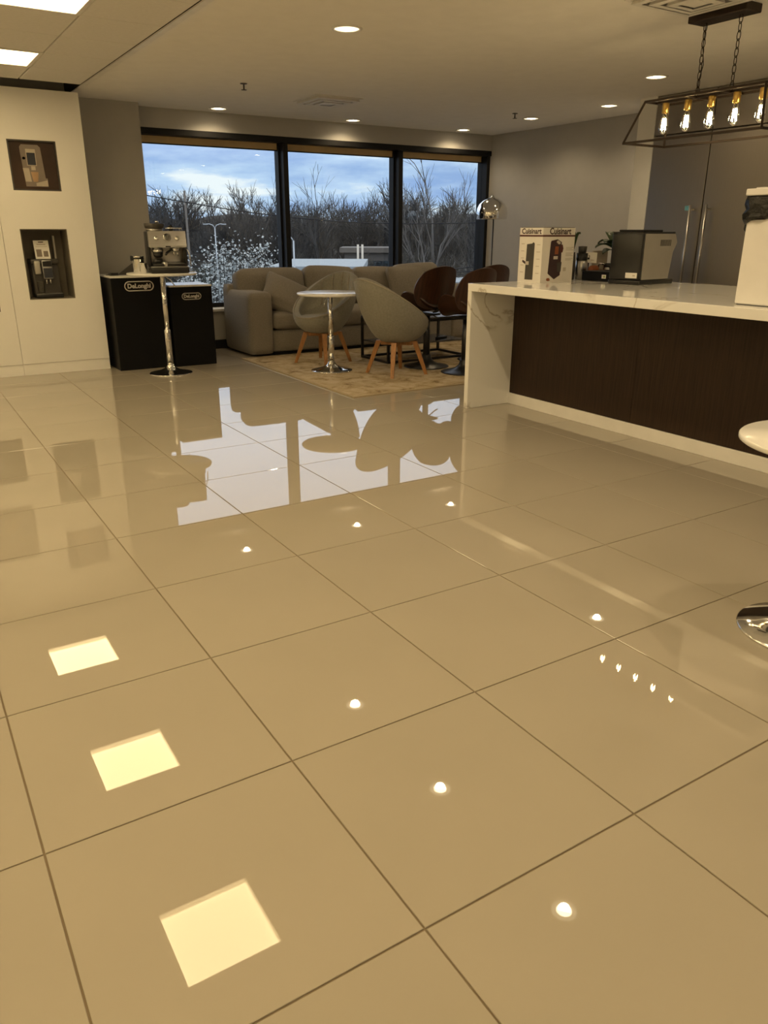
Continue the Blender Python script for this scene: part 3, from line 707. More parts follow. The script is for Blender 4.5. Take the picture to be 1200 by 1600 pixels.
# ================================================================== TUB CHAIRS
def tub_chair(x, y, ang, label):
    t = thing('tub_chair', label, 'chair', (x, y, RZ0), ang, 'upholstered tub chairs with wooden legs')
    seg = 48; rings = []
    def rim(a):
        s = (1-math.cos(a))/2; s = s**1.15
        h = .46+.41*s
        r = .315+.02*s; ox = -.02-.07*s
        return h, r, ox
    def ring(tt, off, a):
        h, r, ox = rim(a); z0 = .31
        z = z0+(h-z0)*tt**1.25
        rr = (.15+(r-.15)*math.sin(tt*PI/2)**.85)-off
        return (rr*math.cos(a)+ox*tt, rr*.98*math.sin(a), z+(off*.9 if tt < .5 else off*.2))
    prof = [(q/9, 0.0) for q in range(10)]+[(1.015, .016), (1.02, .034), (1.012, .052)]+[(1-q/9, .066) for q in range(0, 7)]
    vs_ = []; fs_ = []
    for tt, off in prof:
        for k in range(seg):
            a = 2*PI*k/seg; vs_.append(ring(tt, off, a))
    n = len(prof)
    for i in range(n-1):
        for k in range(seg):
            k2 = (k+1) % seg; fs_.append((i*seg+k, i*seg+k2, (i+1)*seg+k2, (i+1)*seg+k))
    fs_.append(tuple(range(seg-1, -1, -1))); fs_.append(tuple((n-1)*seg+k for k in range(seg)))
    sh = MB().add(vs_, fs_, True).build('shell', FABC, t)
    rp_ = []
    for k in range(seg):
        a = 2*PI*k/seg; p = ring(1.0, .006, a); rp_.append((p[0], p[1], p[2]+.004))
    MB().tube(rp_, .009, 8, closed=True).build('rim_piping', FABD, sh)
    MB().lathe([(0, .40), (.20, .40), (.245, .425), (.25, .45), (.235, .468), (.15, .478), (0, .480)], (.03, 0, 0), 40, sx=1.0, sy=.97).build('seat_cushion', FABC, t)
    for q in range(5):      # stitched pleats inside the back
        a = PI+(q-2)*.42; pts = [ring(1-.12*s_, .068, a+(.03*math.sin(s_*2))) for s_ in range(0, 5)]
        MB().tube(pts, .008, 6).build('pleat', FABD, sh)
    MB().box(-.15, .15, -.022, .022, .27, .312, .004, 1, RZ(PI/4)).box(-.15, .15, -.022, .022, .27, .312, .004, 1, RZ(-PI/4)).build('leg_frame', OAK, t)
    for q in range(4):
        a = PI/4+q*PI/2; c, s = math.cos(a), math.sin(a)
        r0, r1 = .17, .285; w0, w1 = .024, .015
        vs2 = []
        for r_, z_, w_ in ((r1, 0, w1), (r0, .31, w0)):
            for i, j in ((-1,-1),(1,-1),(1,1),(-1,1)): vs2.append((c*r_+(c*i-s*j)*w_, s*r_+(s*i+c*j)*w_, z_))
        MB().add(vs2, [(3,2,1,0),(4,5,6,7),(0,1,5,4),(1,2,6,5),(2,3,7,6),(3,0,4,7)]).build('leg', OAK, t)
    return t
tub_chair(3.66, 5.63, math.radians(203), 'grey brown tub chair with open side towards the room, behind the round table')
tub_chair(3.94, 4.66, math.radians(4), 'grey brown tub chair turned back-on, facing the coffee table')

# ================================================================== COFFEE TABLE
t = thing('coffee_table', 'low black metal frame coffee table with grey top and lower shelf', 'coffee table', (4.67, 5.43, RZ0))
fw, fd, fh = .50, .26, .42; b = .024; f = MB()
for sx_ in (-1, 1):
    for sy_ in (-1, 1): f.box(sx_*fw-b/2, sx_*fw+b/2, sy_*fd-b/2, sy_*fd+b/2, 0, fh)
for z in (b/2, fh-b/2):
    for sy_ in (-1, 1): f.box(-fw, fw, sy_*fd-b/2+.0005, sy_*fd+b/2-.0005, z-b/2+.0003, z+b/2-.0003)
    for sx_ in (-1, 1): f.box(sx_*fw-b/2+.0005, sx_*fw+b/2-.0005, -fd, fd, z-b/2+.0002, z+b/2-.0002)
f.build('frame', BLACKM, t)
TABT = mat('grey_table_top', (0.09, 0.085, 0.085), rough=0.18, var=0.2)
MB().box(-fw-.01, fw+.01, -fd-.01, fd+.01, fh, fh+.018, .002, 1).build('top', TABT, t)
MB().box(-fw+.012, fw-.012, -fd+.012, fd-.012, .175, .19).build('shelf', TABT, t)
CTZ = RZ0+fh+.018
t = thing('magazine', 'open white magazine lying on the coffee table', 'magazine', (4.50, 5.25, CTZ), .3)
for s in (-1, 1):
    pts = []
    vs2 = []
    for q in range(7):
        u = q/6; z = .004+.030*math.sin(u*PI*.9)*(1-u*.3); vs2 += [(s*u*.14, -.10, z), (s*u*.14, .10, z)]
    n0 = len(vs2); vs2 += [(p[0], p[1], 0.0) for p in vs2[:n0]]
    fs2 = []
    for q in range(6):
        i = q*2; fs2 += [(i, i+2, i+3, i+1), (n0+i, n0+i+1, n0+i+3, n0+i+2), (i, n0+i, n0+i+2, i+2), (i+1, i+3, n0+i+3, n0+i+1)]
    fs2 += [(0, 1, n0+1, n0), (12, n0+12, n0+13, 13)]
    MB().add(vs2, fs2, False).build('page', PAPER, t)
t = thing('snack_bowl', 'small dark bowl of orange snacks on the coffee table', 'bowl', (4.72, 5.44, CTZ))
MB().lathe([(.0, 0), (.04, 0), (.07, .025), (.085, .05), (.080, .05), (.062, .028), (0, .012)], seg=28).build('bowl', DARKG, t)
for k in range(9):
    a = k*2.4; r = .012+.005*k
    MB().lathe([(0, -.014), (.011, -.009), (.015, 0), (.011, .010), (0, .014)], (r*math.cos(a), r*math.sin(a), .040+.006*(k % 3)), 10).build('snack', ORANGE, t)
t = thing('remote_control', 'small dark remote control on the coffee table shelf', 'remote', (4.95, 5.33, RZ0+.19), .4)
MB().box(-.09, .09, -.022, .022, 0, .018, .005).build('body', BLACKP, t)
MB().box(-.07, .05, -.014, .014, .018, .0195).build('keypad', DARKG, t)

# ================================================================== BAR STOOLS
def bar_stool(x, y, ang, label, z=RZ0):
    t = thing('bar_stool', label, 'stool', (x, y, z), ang, 'dark bentwood bar stools')
    MB().lathe([(.225, 0), (.225, .006), (.21, .011), (.15, .022), (.09, .042), (.055, .075), (.045, .11), (.040, .12)], seg=48).build('base', BLACKM, t)
    MB().lathe([(.034, .10), (.034, .36), (.030, .365), (.030, .51)], seg=20).build('column', BLACKM, t)
    MB().tube([(.0, -.03, .50), (.02, -.10, .495), (.02, -.15, .47), (.02, -.20, .455)], .006, 6).build('lever', BLACKM, t)
    MB().box(-.10, .10, -.09, .09, .505, .525, .003, 1).build('seat_plate', BLACKM, t)
    def patch(fn, nu, nv, th, name, m, par):
        top = []; nrm = []
        P = [[Vector(fn(-1+2*i/nu, -1+2*j/nv)) for j in range(nv+1)] for i in range(nu+1)]
        vs_ = []; fs_ = []
        for s in (0, 1):
            for i in range(nu+1):
                for j in range(nv+1):
                    du = P[min(i+1, nu)][j]-P[max(i-1, 0)][j]; dv = P[i][min(j+1, nv)]-P[i][max(j-1, 0)]
                    nn = du.cross(dv); nn = nn.normalized() if nn.length > 1e-9 else Vector((0,0,1))
                    vs_.append(P[i][j]+nn*(th/2 if s else -th/2))
        K = (nu+1)*(nv+1); ix = lambda i, j, s: s*K+i*(nv+1)+j
        for i in range(nu):
            for j in range(nv):
                fs_ += [(ix(i,j,1), ix(i+1,j,1), ix(i+1,j+1,1), ix(i,j+1,1)), (ix(i,j,0), ix(i,j+1,0), ix(i+1,j+1,0), ix(i+1,j,0))]
        for i in range(nu): fs_ += [(ix(i,0,0), ix(i+1,0,0), ix(i+1,0,1), ix(i,0,1)), (ix(i,nv,0), ix(i,nv,1), ix(i+1,nv,1), ix(i+1,nv,0))]
        for j in range(nv): fs_ += [(ix(0,j,0), ix(0,j,1), ix(0,j+1,1), ix(0,j+1,0)), (ix(nu,j,0), ix(nu,j+1,0), ix(nu,j+1,1), ix(nu,j,1))]
        return sharp(MB().add(vs_, fs_, True).build(name, m, par), 50)
    def disc(u, v):            # square to round-cornered outline
        k = 1.0
        return u*math.sqrt(max(0, 1-v*v*.42)), v*math.sqrt(max(0, 1-u*u*.42))
    def seat(off):
        def fn(u, v):
            a, c = disc(u, v)
            x_ = a*.20+.03; y_ = c*.262
            z_ = .545+.19*abs(c)**2.4+.05*max(0, -a)**2-.03*max(0, a)**2
            return (x_, y_, z_+off)
        return fn
    def back(u, v):
        a, c = disc(u, v)
        y_ = a*.275; zz = .765+c*.205
        x_ = -.19-.055*c+.085*(a*a)*(.9)+.02
        return (x_, y_, zz)
    patch(seat(0), 14, 14, .012, 'seat', WALNUT, t)
    patch(lambda u, v: (seat(.016)(u*.9, v*.9)), 14, 14, .018, 'seat_pad', BLACKP, t)
    bk = patch(back, 14, 14, .012, 'backrest', WALNUT, t)
    patch(lambda u, v: tuple(Vector(back(u*.8, v*.8))+Vector((.013, 0, 0))), 12, 12, .012, 'back_pad', BLACKP, bk)
    MB().bar((-.10, 0, .535), (-.205, 0, .60), .05, .010).bar((-.205, 0, .595), (-.235, 0, .72), .05, .010).build('back_bracket', BLACKM, t)
    return t
bar_stool(4.42, 4.85, math.radians(100), 'walnut bentwood bar stool standing next to the back-turned tub chair')
bar_stool(4.54, 4.38, math.radians(102), 'walnut bentwood bar stool nearest the marble end of the counter')
bar_stool(5.15, 4.92, math.radians(95), 'walnut bentwood bar stool with its back showing behind the other two')

# ================================================================== FLOOR LAMP
t = thing('floor_lamp', 'chrome floor lamp with bell shaped mirror shade by the right wall', 'floor lamp', (6.50, 6.45, 0))
MB().lathe([(.15, 0), (.15, .012), (.145, .018), (.02, .022), (.014, .03)], seg=40).build('base', CHROME, t)
MB().cyl(0.03, 0, .02, 1.47, .009, 14).build('pole', BLACKM, t)
MB().lathe([(.185, 1.43), (.190, 1.44), (.193, 1.50), (.185, 1.555), (.16, 1.605), (.115, 1.645), (.065, 1.668), (.030, 1.680), (.020, 1.695), (.012, 1.705), (0, 1.706)], seg=48).build('shade', CHROME, t)
MB().lathe([(.183, 1.434), (.186, 1.50), (.178, 1.552), (.155, 1.60), (.11, 1.638), (0, 1.66)], seg=48).build('shade_lining', STEEL, t)
MB().lathe([(.0, 1.48), (.03, 1.49), (.035, 1.52), (.02, 1.56), (.02, 1.64)], seg=20).build('bulb', WHITEM, t)

# ================================================================== KITCHEN COUNTER
CT = .930
t = thing('kitchen_counter', 'long kitchen counter with white marbled waterfall top and dark wood panel', 'counter', (0, 0, 0))
X0, X1, Y0, Y1 = 3.575, 5.03, -1.6, 3.14
MB().box(X0, X1, Y0, Y1, CT-.055, CT, .0025, 1).build('worktop', QUARTZ, t)
MB().box(X0, X1, Y1-.045, Y1, 0, CT-.0552, .0025, 1).build('waterfall_end', QUARTZ, t)
MB().box(4.012, 5.0, Y0, Y1-.0455, .10, CT-.0555).build('carcass', WOODD, t)
ys = [Y1-.0457-1.22*k for k in range(4)]+[Y0]
for a, b in zip(ys[:-1], ys[1:]):
    MB().box(3.996, 4.0118, b+.001, a-.001, .086, CT-.0556).build('wood_panel', WOODD, t)
MB().box(3.985, 4.9, Y0, Y1-.0456, 0, .084, .002, 1).build('plinth', WHITEM, t)

# carton with printed coffee maker
BX0, BX1, BY0, BY1, BH = -.105, .105, -.135, .135, .385
t = thing('product_carton', 'white printed coffee maker carton standing on the counter', 'box', (4.205, 3.005, CT), math.radians(6))
# faces: one facing -Y (front) and one facing -X (side)
w, d = .180, .112
MB().box(-w, w, -d, d, 0, BH).build('carton', CARTON, t)
MB().box(-w-.0006, w+.0006, -d-.0006, d+.0006, BH-.062, BH-.050).build('band', MAROON, t)
text_obj('brand_lettering', 'Cuisinart', .062, INK, t, T(0.01, -d-.0008, BH-.026) @ FACE_NY, .0014, .0003, 1.05)
text_obj('brand_lettering', 'Cuisinart', .052, INK, t, T(-w-.0008, 0, BH-.026) @ FACE_NX, .0013, .0003, .98)
def fpoly(nm, m, pts, lift=.0008):
    pts = [(x_*1.35+.012, z_) for x_, z_ in pts]
    MB().prism(pts, 0, .0006, T(0, -d-lift+.0006, 0) @ FACE_NY).build(nm, m, t)
def spoly(nm, m, pts, lift=.0008):
    pts = [(x_*1.2, z_) for x_, z_ in pts]
    MB().prism(pts, 0, .0006, T(-w-lift+.0006, 0, 0) @ FACE_NX).build(nm, m, t)
fpoly('printed_brewer', INK, [(-.085, .065), (-.075, .285), (-.07, .295), (-.02, .305), (.015, .285), (.02, .16), (.018, .05), (-.03, .022)])
fpoly('printed_brewer_lid', GREYINK, [(-.03, .287), (-.018, .298), (.005, .285), (.006, .272), (-.01, .270)], .0014)
fpoly('printed_tank', ORANGE, [(-.038, .20), (-.036, .255), (-.008, .255), (-.008, .20)], .0014)
fpoly('printed_chrome_cup', GREYINK, [(-.045, .165), (-.045, .187), (-.010, .187), (-.010, .165)], .0014)
fpoly('printed_pod_head', MAROON, [(.010, .21), (.004, .235), (.010, .265), (.024, .268), (.032, .24), (.026, .212)], .0014)
fpoly('printed_carafe', DARKG, [(-.008, .075), (-.014, .14), (.026, .145), (.022, .075)], .0014)
fpoly('printed_beans', ORANGE, [(-.095, .018), (-.09, .033), (-.07, .033), (-.062, .016), (-.08, .010)], .0014)
fpoly('printed_mug', GREYINK, [(.042, .078), (.042, .105), (.066, .105), (.066, .078)], .0014)
for k, (z, n_) in enumerate([(.245, 3), (.205, 3), (.165, 2)]):
    for q in range(n_): fpoly('text_line', GREYINK, [(.055, z-.009*q), (.055, z-.009*q+.004), (.118-.012*(q % 2), z-.009*q+.004), (.118-.012*(q % 2), z-.009*q)])
spoly('printed_brewer', DARKG, [(-.035, .02), (-.030, .27), (.010, .275), (.022, .285), (.032, .275), (.030, .02)])
spoly('printed_handle', INK, [(-.062, .145), (-.06, .16), (-.03, .145), (-.03, .125)])
spoly('printed_chrome_cup', GREYINK, [(-.035, .125), (-.035, .15), (-.008, .15), (-.008, .125)], .0014)
for k in range(5):
    spoly('text_line', GREYINK, [(-.075, .27-.05*k), (-.075, .275-.05*k), (-.05, .275-.05*k), (-.05, .27-.05*k)])
    spoly('text_line', GREYINK, [(.05, .265-.05*k), (.05, .27-.05*k), (.078, .27-.05*k), (.078, .265-.05*k)])
MB().box(-w+.004, w-.004, -d+.004, d-.004, BH, BH+.003).build('top_flap', DARKG, t)

t = thing('flat_black_box', 'flat black box with small white sticker on the counter behind the carton', 'box', (4.73, 2.865, CT), math.radians(4))
MB().box(-.145, .145, -.13, .13, 0, .072, .003, 1).build('box', BLACKL, t)
MB().box(-.1462, -.1453, -.105, -.065, .022, .050).build('sticker', PAPER, t)
MB().box(-.1467, -.1461, -.098, -.080, .029, .042).build('sticker_mark', GREEN_ST, t)

# automatic coffee machine seen from its side/back
t = thing('automatic_coffee_machine', 'large silver and black automatic coffee machine with vent slots on the counter', 'coffee machine', (4.675, 2.50, CT), math.radians(7))
# local: -Y faces viewer (silver side), -X is black rear
MB().box(-.20, .23, -.135, .135, .0, .032, .008).build('base', BLACKP, t)
prof_ = [(-.172, .034), (.165, .034), (.195, .22), (.235, .285), (.205, .345), (-.172, .345)]
sd = MB().prism([(x_, z_) for x_, z_ in prof_], -.128, .128, FACE_NY)
# FACE_NY maps drawing (x,y)->(x,z) and depth z -> -y
sd.build('silver_housing', SILVER, t)
MB().box(-.205, -.173, -.125, .125, .034, .3455, .006).build('rear_tank', BLACKP, t)
MB().box(-.205, .205, -.125, .125, .3465, .358, .003, 1).build('top_lid', BLACKP, t)
MB().box(-.17, .08, -.10, .10, .358, .372, .004, 1).build('bean_lid', BLACKP, t)
for k in range(10):
    x_ = .02+.014*k
    MB().box(x_, x_+.007, -.1292, -.1278, .262, .305).build('vent_slot', DARKG, t)
MB().box(-.2062, -.2048, -.110, -.015, .045, .082).build('rating_label', PAPER, t)
MB().box(-.2068, -.2061, -.095, -.075, .058, .068).build('label_mark', GREYINK, t)
MB().cyl(0, 0, 0, .03, .012, 12, mtx=T(.212, 0, .19) @ RY(PI/2)).build('steam_knob', BLACKP, t)
MB().cyl(.216, 0, .12, .185, .010, 12).build('spout', CHROME, t)

# clutter behind the flat box
t = thing('coffee_grinder', 'slim black and steel coffee grinder behind the product carton', 'grinder', (4.655, 3.075, CT), 0)
MB().lathe([(0, 0), (.045, 0), (.045, .14), (.040, .145)], seg=24).build('steel_body', STEEL, t)
MB().lathe([(.040, .145), (.044, .15), (.044, .20), (.0, .20)], seg=24).build('black_head', BLACKP, t)
MB().lathe([(.030, .20), (.034, .245), (.034, .25), (0, .252)], seg=24).build('hopper', DARKG, t)
MB().box(.03, .075, -.012, .012, .15, .165, .003).build('handle', BLACKP, t)
t = thing('tent_sign', 'small white tilted sign with a cup symbol behind the flat black box', 'sign', (4.755, 3.095, CT), math.radians(-33))
MB().cyl(0, .01, 0, .13, .006, 10).build('stand', BLACKM, t)
MB().lathe([(0, 0), (.04, 0), (.04, .006), (0, .006)], seg=20).build('foot', BLACKM, t)
mt = T(0, 0, .125) @ RX(math.radians(-14)) @ RY(math.radians(4))
MB().box(-.062, .062, -.002, .002, 0, .082, mtx=mt).build('plate', PAPER, t)
MB().tube([tuple(mt @ Vector((-.018+.020*math.cos(a), -.0026, .046+.020*math.sin(a)))) for a in [PI*.8+PI*1.4*q/12 for q in range(13)]], .0025, 5).build('cup_symbol', INK, t)
MB().box(.015, .04, -.0028, -.0019, .018, .024, mtx=mt).build('text_line', GREYINK, t)
t = thing('glass_jar', 'small glass jar with dark lid behind the flat black box', 'jar', (4.905, 3.035, CT))
MB().lathe([(0, 0), (.030, 0), (.030, .085), (.026, .09)], seg=24).build('glass', CLEAR, t)
MB().lathe([(.028, .002), (.028, .05), (0, .052)], seg=20).build('contents', POSTL, t)
MB().lathe([(.031, .09), (.031, .12), (0, .121)], seg=24).build('lid', BLACKP, t)
t = thing('glass_jar', 'small glass jar with reddish contents behind the flat black box', 'jar', (4.840, 3.035, CT))
MB().lathe([(0, 0), (.028, 0), (.028, .105), (.024, .11)], seg=24).build('glass', CLEAR, t)
MB().lathe([(.026, .002), (.026, .07), (0, .072)], seg=20).build('contents', ORANGE, t)
MB().lathe([(.029, .11), (.029, .125), (0, .126)], seg=24).build('lid', CHROME, t)
t = thing('small_basket', 'terracotta brown loaf shaped basket behind the flat black box', 'basket', (4.745, 3.028, CT), math.radians(0))
MB().cushion(-.05, .05, -.026, .026, 0, .105, .006, 8, .03).build('body', ORANGE, t)
t = thing('cutting_board', 'beige board leaning upright behind the automatic coffee machine', 'board', (4.895, 3.115, CT), 0)
MB().box(-.085, .085, -.008, .008, 0, .215, .004).build('board', POSTL, t)
MB().cyl(0, 0, -.009, .009, .010, 16, mtx=T(-.07, 0, .19) @ RX(PI/2)).build('hole', DARKG, t)
t = thing('potted_plant', 'dark green broad leaved plant behind the automatic coffee machine', 'plant', (4.972, 2.98, CT))
MB().lathe([(0, 0), (.035, 0), (.045, .09), (.047, .095), (.041, .095), (.038, .08), (0, .08)], seg=24).build('pot', DARKG, t)
def leaf(parent, base, yaw, ln, wd_, lift, droop):
    vs_ = []; fs_ = []; n = 9
    d = Vector((math.cos(yaw), math.sin(yaw), 0)); s = Vector((-d.y, d.x, 0))
    for i in range(n+1):
        u = i/n; c = Vector(base)+d*(ln*u)+Vector((0, 0, lift*math.sin(u*PI*.6)-droop*u*u)); ww = wd_*math.sin(PI*min(1, u*.96+.02))**.75
        for k in (-1, 0, 1): vs_.append(c+s*(ww*k)+Vector((0, 0, (.012 if k else 0))))
        for k in (-1, 0, 1): vs_.append(c+s*(ww*k)+Vector((0, 0, (.012 if k else 0)-.0025)))
    for i in range(n):
        a, b = i*6, (i+1)*6
        for k in (0, 1): fs_ += [(a+k, b+k, b+k+1, a+k+1), (a+3+k, a+4+k, b+4+k, b+3+k)]
        fs_ += [(a, a+3, b+3, b), (a+2, b+2, b+5, a+5)]
    MB().add(vs_, fs_, True).build('leaf', LEAF, parent)
for k, (yw, ln, lf, dr) in enumerate([(2.6, .17, .10, .05), (2.2, .15, .13, .05), (2.9, .13, .06, .06), (1.2, .16, .10, .03), (.2, .14, .09, .03), (3.1, .15, .12, .03), (4.2, .12, .12, .02), (1.6, .13, .16, .0)]):
    MB().tube([(0, 0, .07), (.012*math.cos(yw), .012*math.sin(yw), .19)], .004, 6).build('stem', LEAF, t)
    leaf(t, (.012*math.cos(yw), .012*math.sin(yw), .19), yw, ln*1.1, .068, lf, dr)
t = thing('small_plant', 'thin green sprig in a narrow vase behind the product carton', 'plant', (4.585, 3.105, CT))
MB().lathe([(0, 0), (.022, 0), (.026, .10), (.016, .2), (.018, .205), (.0, .205)], seg=20).build('vase', DARKG, t)
for k in range(5):
    leaf(t, (0, 0, .205), k*1.26, .05, .014, .14, .0)

# white bin box with black liner
t = thing('waste_bin', 'white box bin with black liner under its lid on the counter', 'bin', (3.70, 1.045, CT))
MB().box(.01, .31, -.50, 0, 0.004, .535, .006, 1).build('body', WHITEM, t)
MB().box(.018, .302, -.49, -.010, 0, .004).build('base', BLACKP, t)
lv = MB(); vs_ = []; fs_ = []; n = 28
ring_ = [(.004, -.50), (.004, .006), (.316, .006), (.316, -.506), (.004, -.506)]
per = []
for a, b in zip(ring_[:-1], ring_[1:]):
    for q in range(14): per.append((a[0]+(b[0]-a[0])*q/14, a[1]+(b[1]-a[1])*q/14))
rnd = random.Random(5); m_n = len(per)
for j in range(7):
    v = j/6
    for i, (x_, y_) in enumerate(per):
        o_ = .006*math.sin(i*1.7+j*2.1)+.005*rnd.random()
        cx_, cy_ = .16, -.25; dx, dy = (1 if x_ > cx_ else -1), (1 if y_ > cy_ else -1)
        ex = dx*o_ if (x_ < .01 or x_ > .31) else 0; ey = dy*o_ if (y_ > 0 or y_ < -.5) else 0
        drop = .140+.035*math.sin(i*.42+.6)+.01*math.sin(i*1.3)
        vs_.append((x_+ex*(.6+v), y_+ey*(.6+v), .535-drop*v))
for j in range(6):
    for i in range(m_n):
        i2 = (i+1) % m_n; fs_.append((j*m_n+i, j*m_n+i2, (j+1)*m_n+i2, (j+1)*m_n+i))
lo = MB().add(vs_, fs_, True).build('liner', LINER, t)
so = lo.modifiers.new('thickness', 'SOLIDIFY'); so.thickness = .003; so.offset = 1
MB().box(-.012, .33, -.52, .012, .530, .562, .004, 1).build('lid', WHITEM, t)
MB().box(.02, .30, -.49, -.02, .562, .568, .002, 1).build('lid_panel', WHITE, t)

# ================================================================== REFRIGERATORS / KITCHEN WALL
FX = 6.35
pl = MB().box(FX, 7.05, 3.935, 4.14, 0, H).build('trim_6', WALLW); struct(pl)
def fridge(y0, y1, hinge, label):
    t = thing('refrigerator', label, 'refrigerator', (FX, (y0+y1)/2, 0), 0, 'tall steel refrigerator columns')
    w = (y1-y0)/2
    MB().box(.03, .70, -w+.001, w-.001, 0, H-.002).build('body', DARKG, t)
    dr = MB().box(0, .029, -w+.004, w-.004, .10, 2.13, .003, 1).build('door', STEELD, t)
    MB().box(0, .029, -w+.004, w-.004, 2.138, H-.004, .003, 1).build('top_panel', STEELD, t)
    MB().box(.02, .029, -w+.004, w-.004, .0, .092).build('toe_grille', BLACKM, t)
    hy = hinge*(w-.085)
    hd_ = MB().cyl(-.055, hy, .55, 1.52, .011, 16).build('handle', STEEL, dr)
    for z in (.60, 1.48): MB().bar((-.055, hy, z), (.002, hy, z), .016).build('handle_post', STEEL, dr)
    return t, dr
t1, dr1 = fridge(3.30, 3.934, -1, 'tall steel refrigerator column next to the white end panel')
t2, dr2 = fridge(2.666, 3.299, 1, 'tall steel refrigerator column behind the white bin')
MB().box(-.0015, -.0003, -.19, -.135, 1.475, 1.515).build('sticker', STICKB, dr1)
fridge(2.03, 2.665, -1, 'tall steel refrigerator column furthest from the white end panel')
kw = MB().box(FX+.05, 7.05, -5.0, 2.03, 0, H).build('wall_kitchen', WALLG); struct(kw)

# ================================================================== OUTDOORS
GZ = -4.3
gr = MB().box(-60, 160, 8.5, 200, GZ-.5, GZ).build('ground', ASPH); struct(gr)
# wooded slope behind the trees
hv = []; hf = []; nx, ny = 60, 10; rr = random.Random(3)
for j in range(ny):
    for i in range(nx):
        ang = math.radians(-8+72*i/(nx-1)); D = 82+j*6
        hgt_ = GZ+min(1, j/4.0)*(6.6+.35*math.sin(i*.55)+.25*math.sin(i*1.37)+rr.uniform(-.3, .3)) + (j*.10)
        hv.append((CAM.x+D*math.sin(ang), CAM.y+D*math.cos(ang), hgt_ if j else GZ-.05))
for j in range(ny-1):
    for i in range(nx-1): hf.append((j*nx+i, j*nx+i+1, (j+1)*nx+i+1, (j+1)*nx+i))
hl = MB().add(hv, hf, True).build('hillside', HILL); struct(hl)

def tree_mesh(seed, height, spread, depth, r0, m, lean=0.0, kids=(3, 4), trunk=.34):
    rn = random.Random(seed); mb = MB()
    def grow(p, d, ln, r, lv):
        n = 3; pts = [p]; q = p.copy(); dd = d.copy()
        for i in range(n):
            dd = (dd+Vector((rn.uniform(-1, 1), rn.uniform(-1, 1), rn.uniform(-.3, .8)))*.10).normalized(); q = q+dd*(ln/n); pts.append(q.copy())
        tp = [r*(1-.45*i/n) for i in range(n+1)]
        mb.tube(pts, r, 4 if lv > 1 else 6, taper=tp)
        if lv >= depth: return
        k = rn.randint(*kids)
        for c in range(k):
            a = rn.uniform(0, 2*PI); tilt = rn.uniform(.25, .62)*spread
            ax = dd.cross(Vector((math.cos(a), math.sin(a), .1))).normalized()
            nd = (Matrix.Rotation(tilt, 3, ax) @ dd); nd.z += .10; nd.normalize()
            u = rn.randint(1, n) if c else n
            grow(pts[u], nd, ln*rn.uniform(.58, .80), max(r*(.55 if c else .65), .008), lv+1)
    grow(Vector((0, 0, 0)), Vector((lean, 0, 1)).normalized(), height*trunk, r0, 0)
    zmax = max(v[2] for v in mb.v)
    s = height/zmax; mb.v = [(a*s, b*s, c*s) for a, b, c in mb.v]
    return mb.mesh('bare_tree', m)
tall = [tree_mesh(11+k, 12.0, .85, 5, .16, BARKL if k % 2 else BARK, .05*(k-1), (2, 4), .36) for k in range(3)]
mid = [tree_mesh(31+k, 8.5, 1.15, 5, .12, BARK, 0, (3, 4), .24) for k in range(3)]
low = [tree_mesh(51+k, 4.5, 1.5, 4, .055, BRUSH, 0, (4, 5), .20) for k in range(3)]
def plant_tree(me, px, D, s, label, group, rz=None, sz=None, name='bare_tree'):
    p = ray_at(px, 361, D); o = bpy.data.objects.new(name, me); COL.objects.link(o)
    o.location = (p.x, p.y, GZ-.05); o.rotation_euler = (0, 0, rr.uniform(0, 6.28) if rz is None else rz); o.scale = (s, s, (sz or s))
    return tag(o, label, 'tree', group)
plant_tree(tall[0], 503, 52, .80, 'tall slender bare tree standing alone against the sky in the middle window', 'tall bare trees', 1.0)
plant_tree(tall[1], 672, 50, .90, 'tall pale forked bare tree filling the window by the right wall', 'tall bare trees', 2.2)
plant_tree(tall[2], 402, 58, .80, 'tall thin bare tree near the mullion in the window by the pier', 'tall bare trees', .4)
plant_tree(tall[1], 740, 60, .75, 'tall bare tree partly hidden by the chrome lamp shade', 'tall bare trees', 4.0)
for k in range(60):
    px = 170+640*k/59+rr.uniform(-10, 10); D = rr.uniform(58, 80)
    plant_tree(mid[k % 3], px, D, rr.uniform(.78, 1.05)*D/66, 'bare bushy tree in the woodland row beyond the windows', 'woodland trees beyond the windows')
for k in range(44):
    px = 165+650*k/43+rr.uniform(-10, 10); D = rr.uniform(84, 98)
    plant_tree(mid[k % 3], px, D, rr.uniform(.80, 1.0), 'bare tree crowning the wooded slope behind the woodland row', 'trees on the wooded slope')
for k in range(70):
    px = 160+660*k/69+rr.uniform(-8, 8); D = rr.uniform(44, 70)
    plant_tree(low[k % 3], px, D, rr.uniform(.7, 1.15), 'low tangled bare shrub in front of the woodland', 'bare shrubs below the woodland', name='bare_shrub')
# evergreen clump
for px, D, s in [(305, 48, 1.0), (322, 50, 1.2), (246, 50, 1.1)]:
    p = ray_at(px, 361, D); t = thing('evergreen_bush', 'dark rounded evergreen bush below the woodland', 'bush', (p.x, p.y, GZ), 0, 'dark evergreen bushes')
    mb = MB(); rn = random.Random(int(px))
    for q in range(900):
        a, u = rn.uniform(0, 2*PI), rn.random(); r = 1.5*math.sqrt(1-(2*u-1)**2)*rn.uniform(.8, 1.05); z = 2.2*s*(u*1.35)
        c = Vector((r*math.cos(a), r*math.sin(a), z)); dv = Vector((rn.uniform(-1,1), rn.uniform(-1,1), rn.uniform(-1,1))).normalized()*.16; ev = dv.cross(Vector((rn.uniform(-1,1), .3, 1))).normalized()*.12
        mb.add([c-dv, c+ev, c+dv, c-ev], [(0,1,2,3)])
    f_ = mb.build('foliage', EVERG, t); f_['kind'] = 'stuff'
    MB().cyl(0, 0, 0, 1.2, .12, 8).build('trunk', BARK, t)

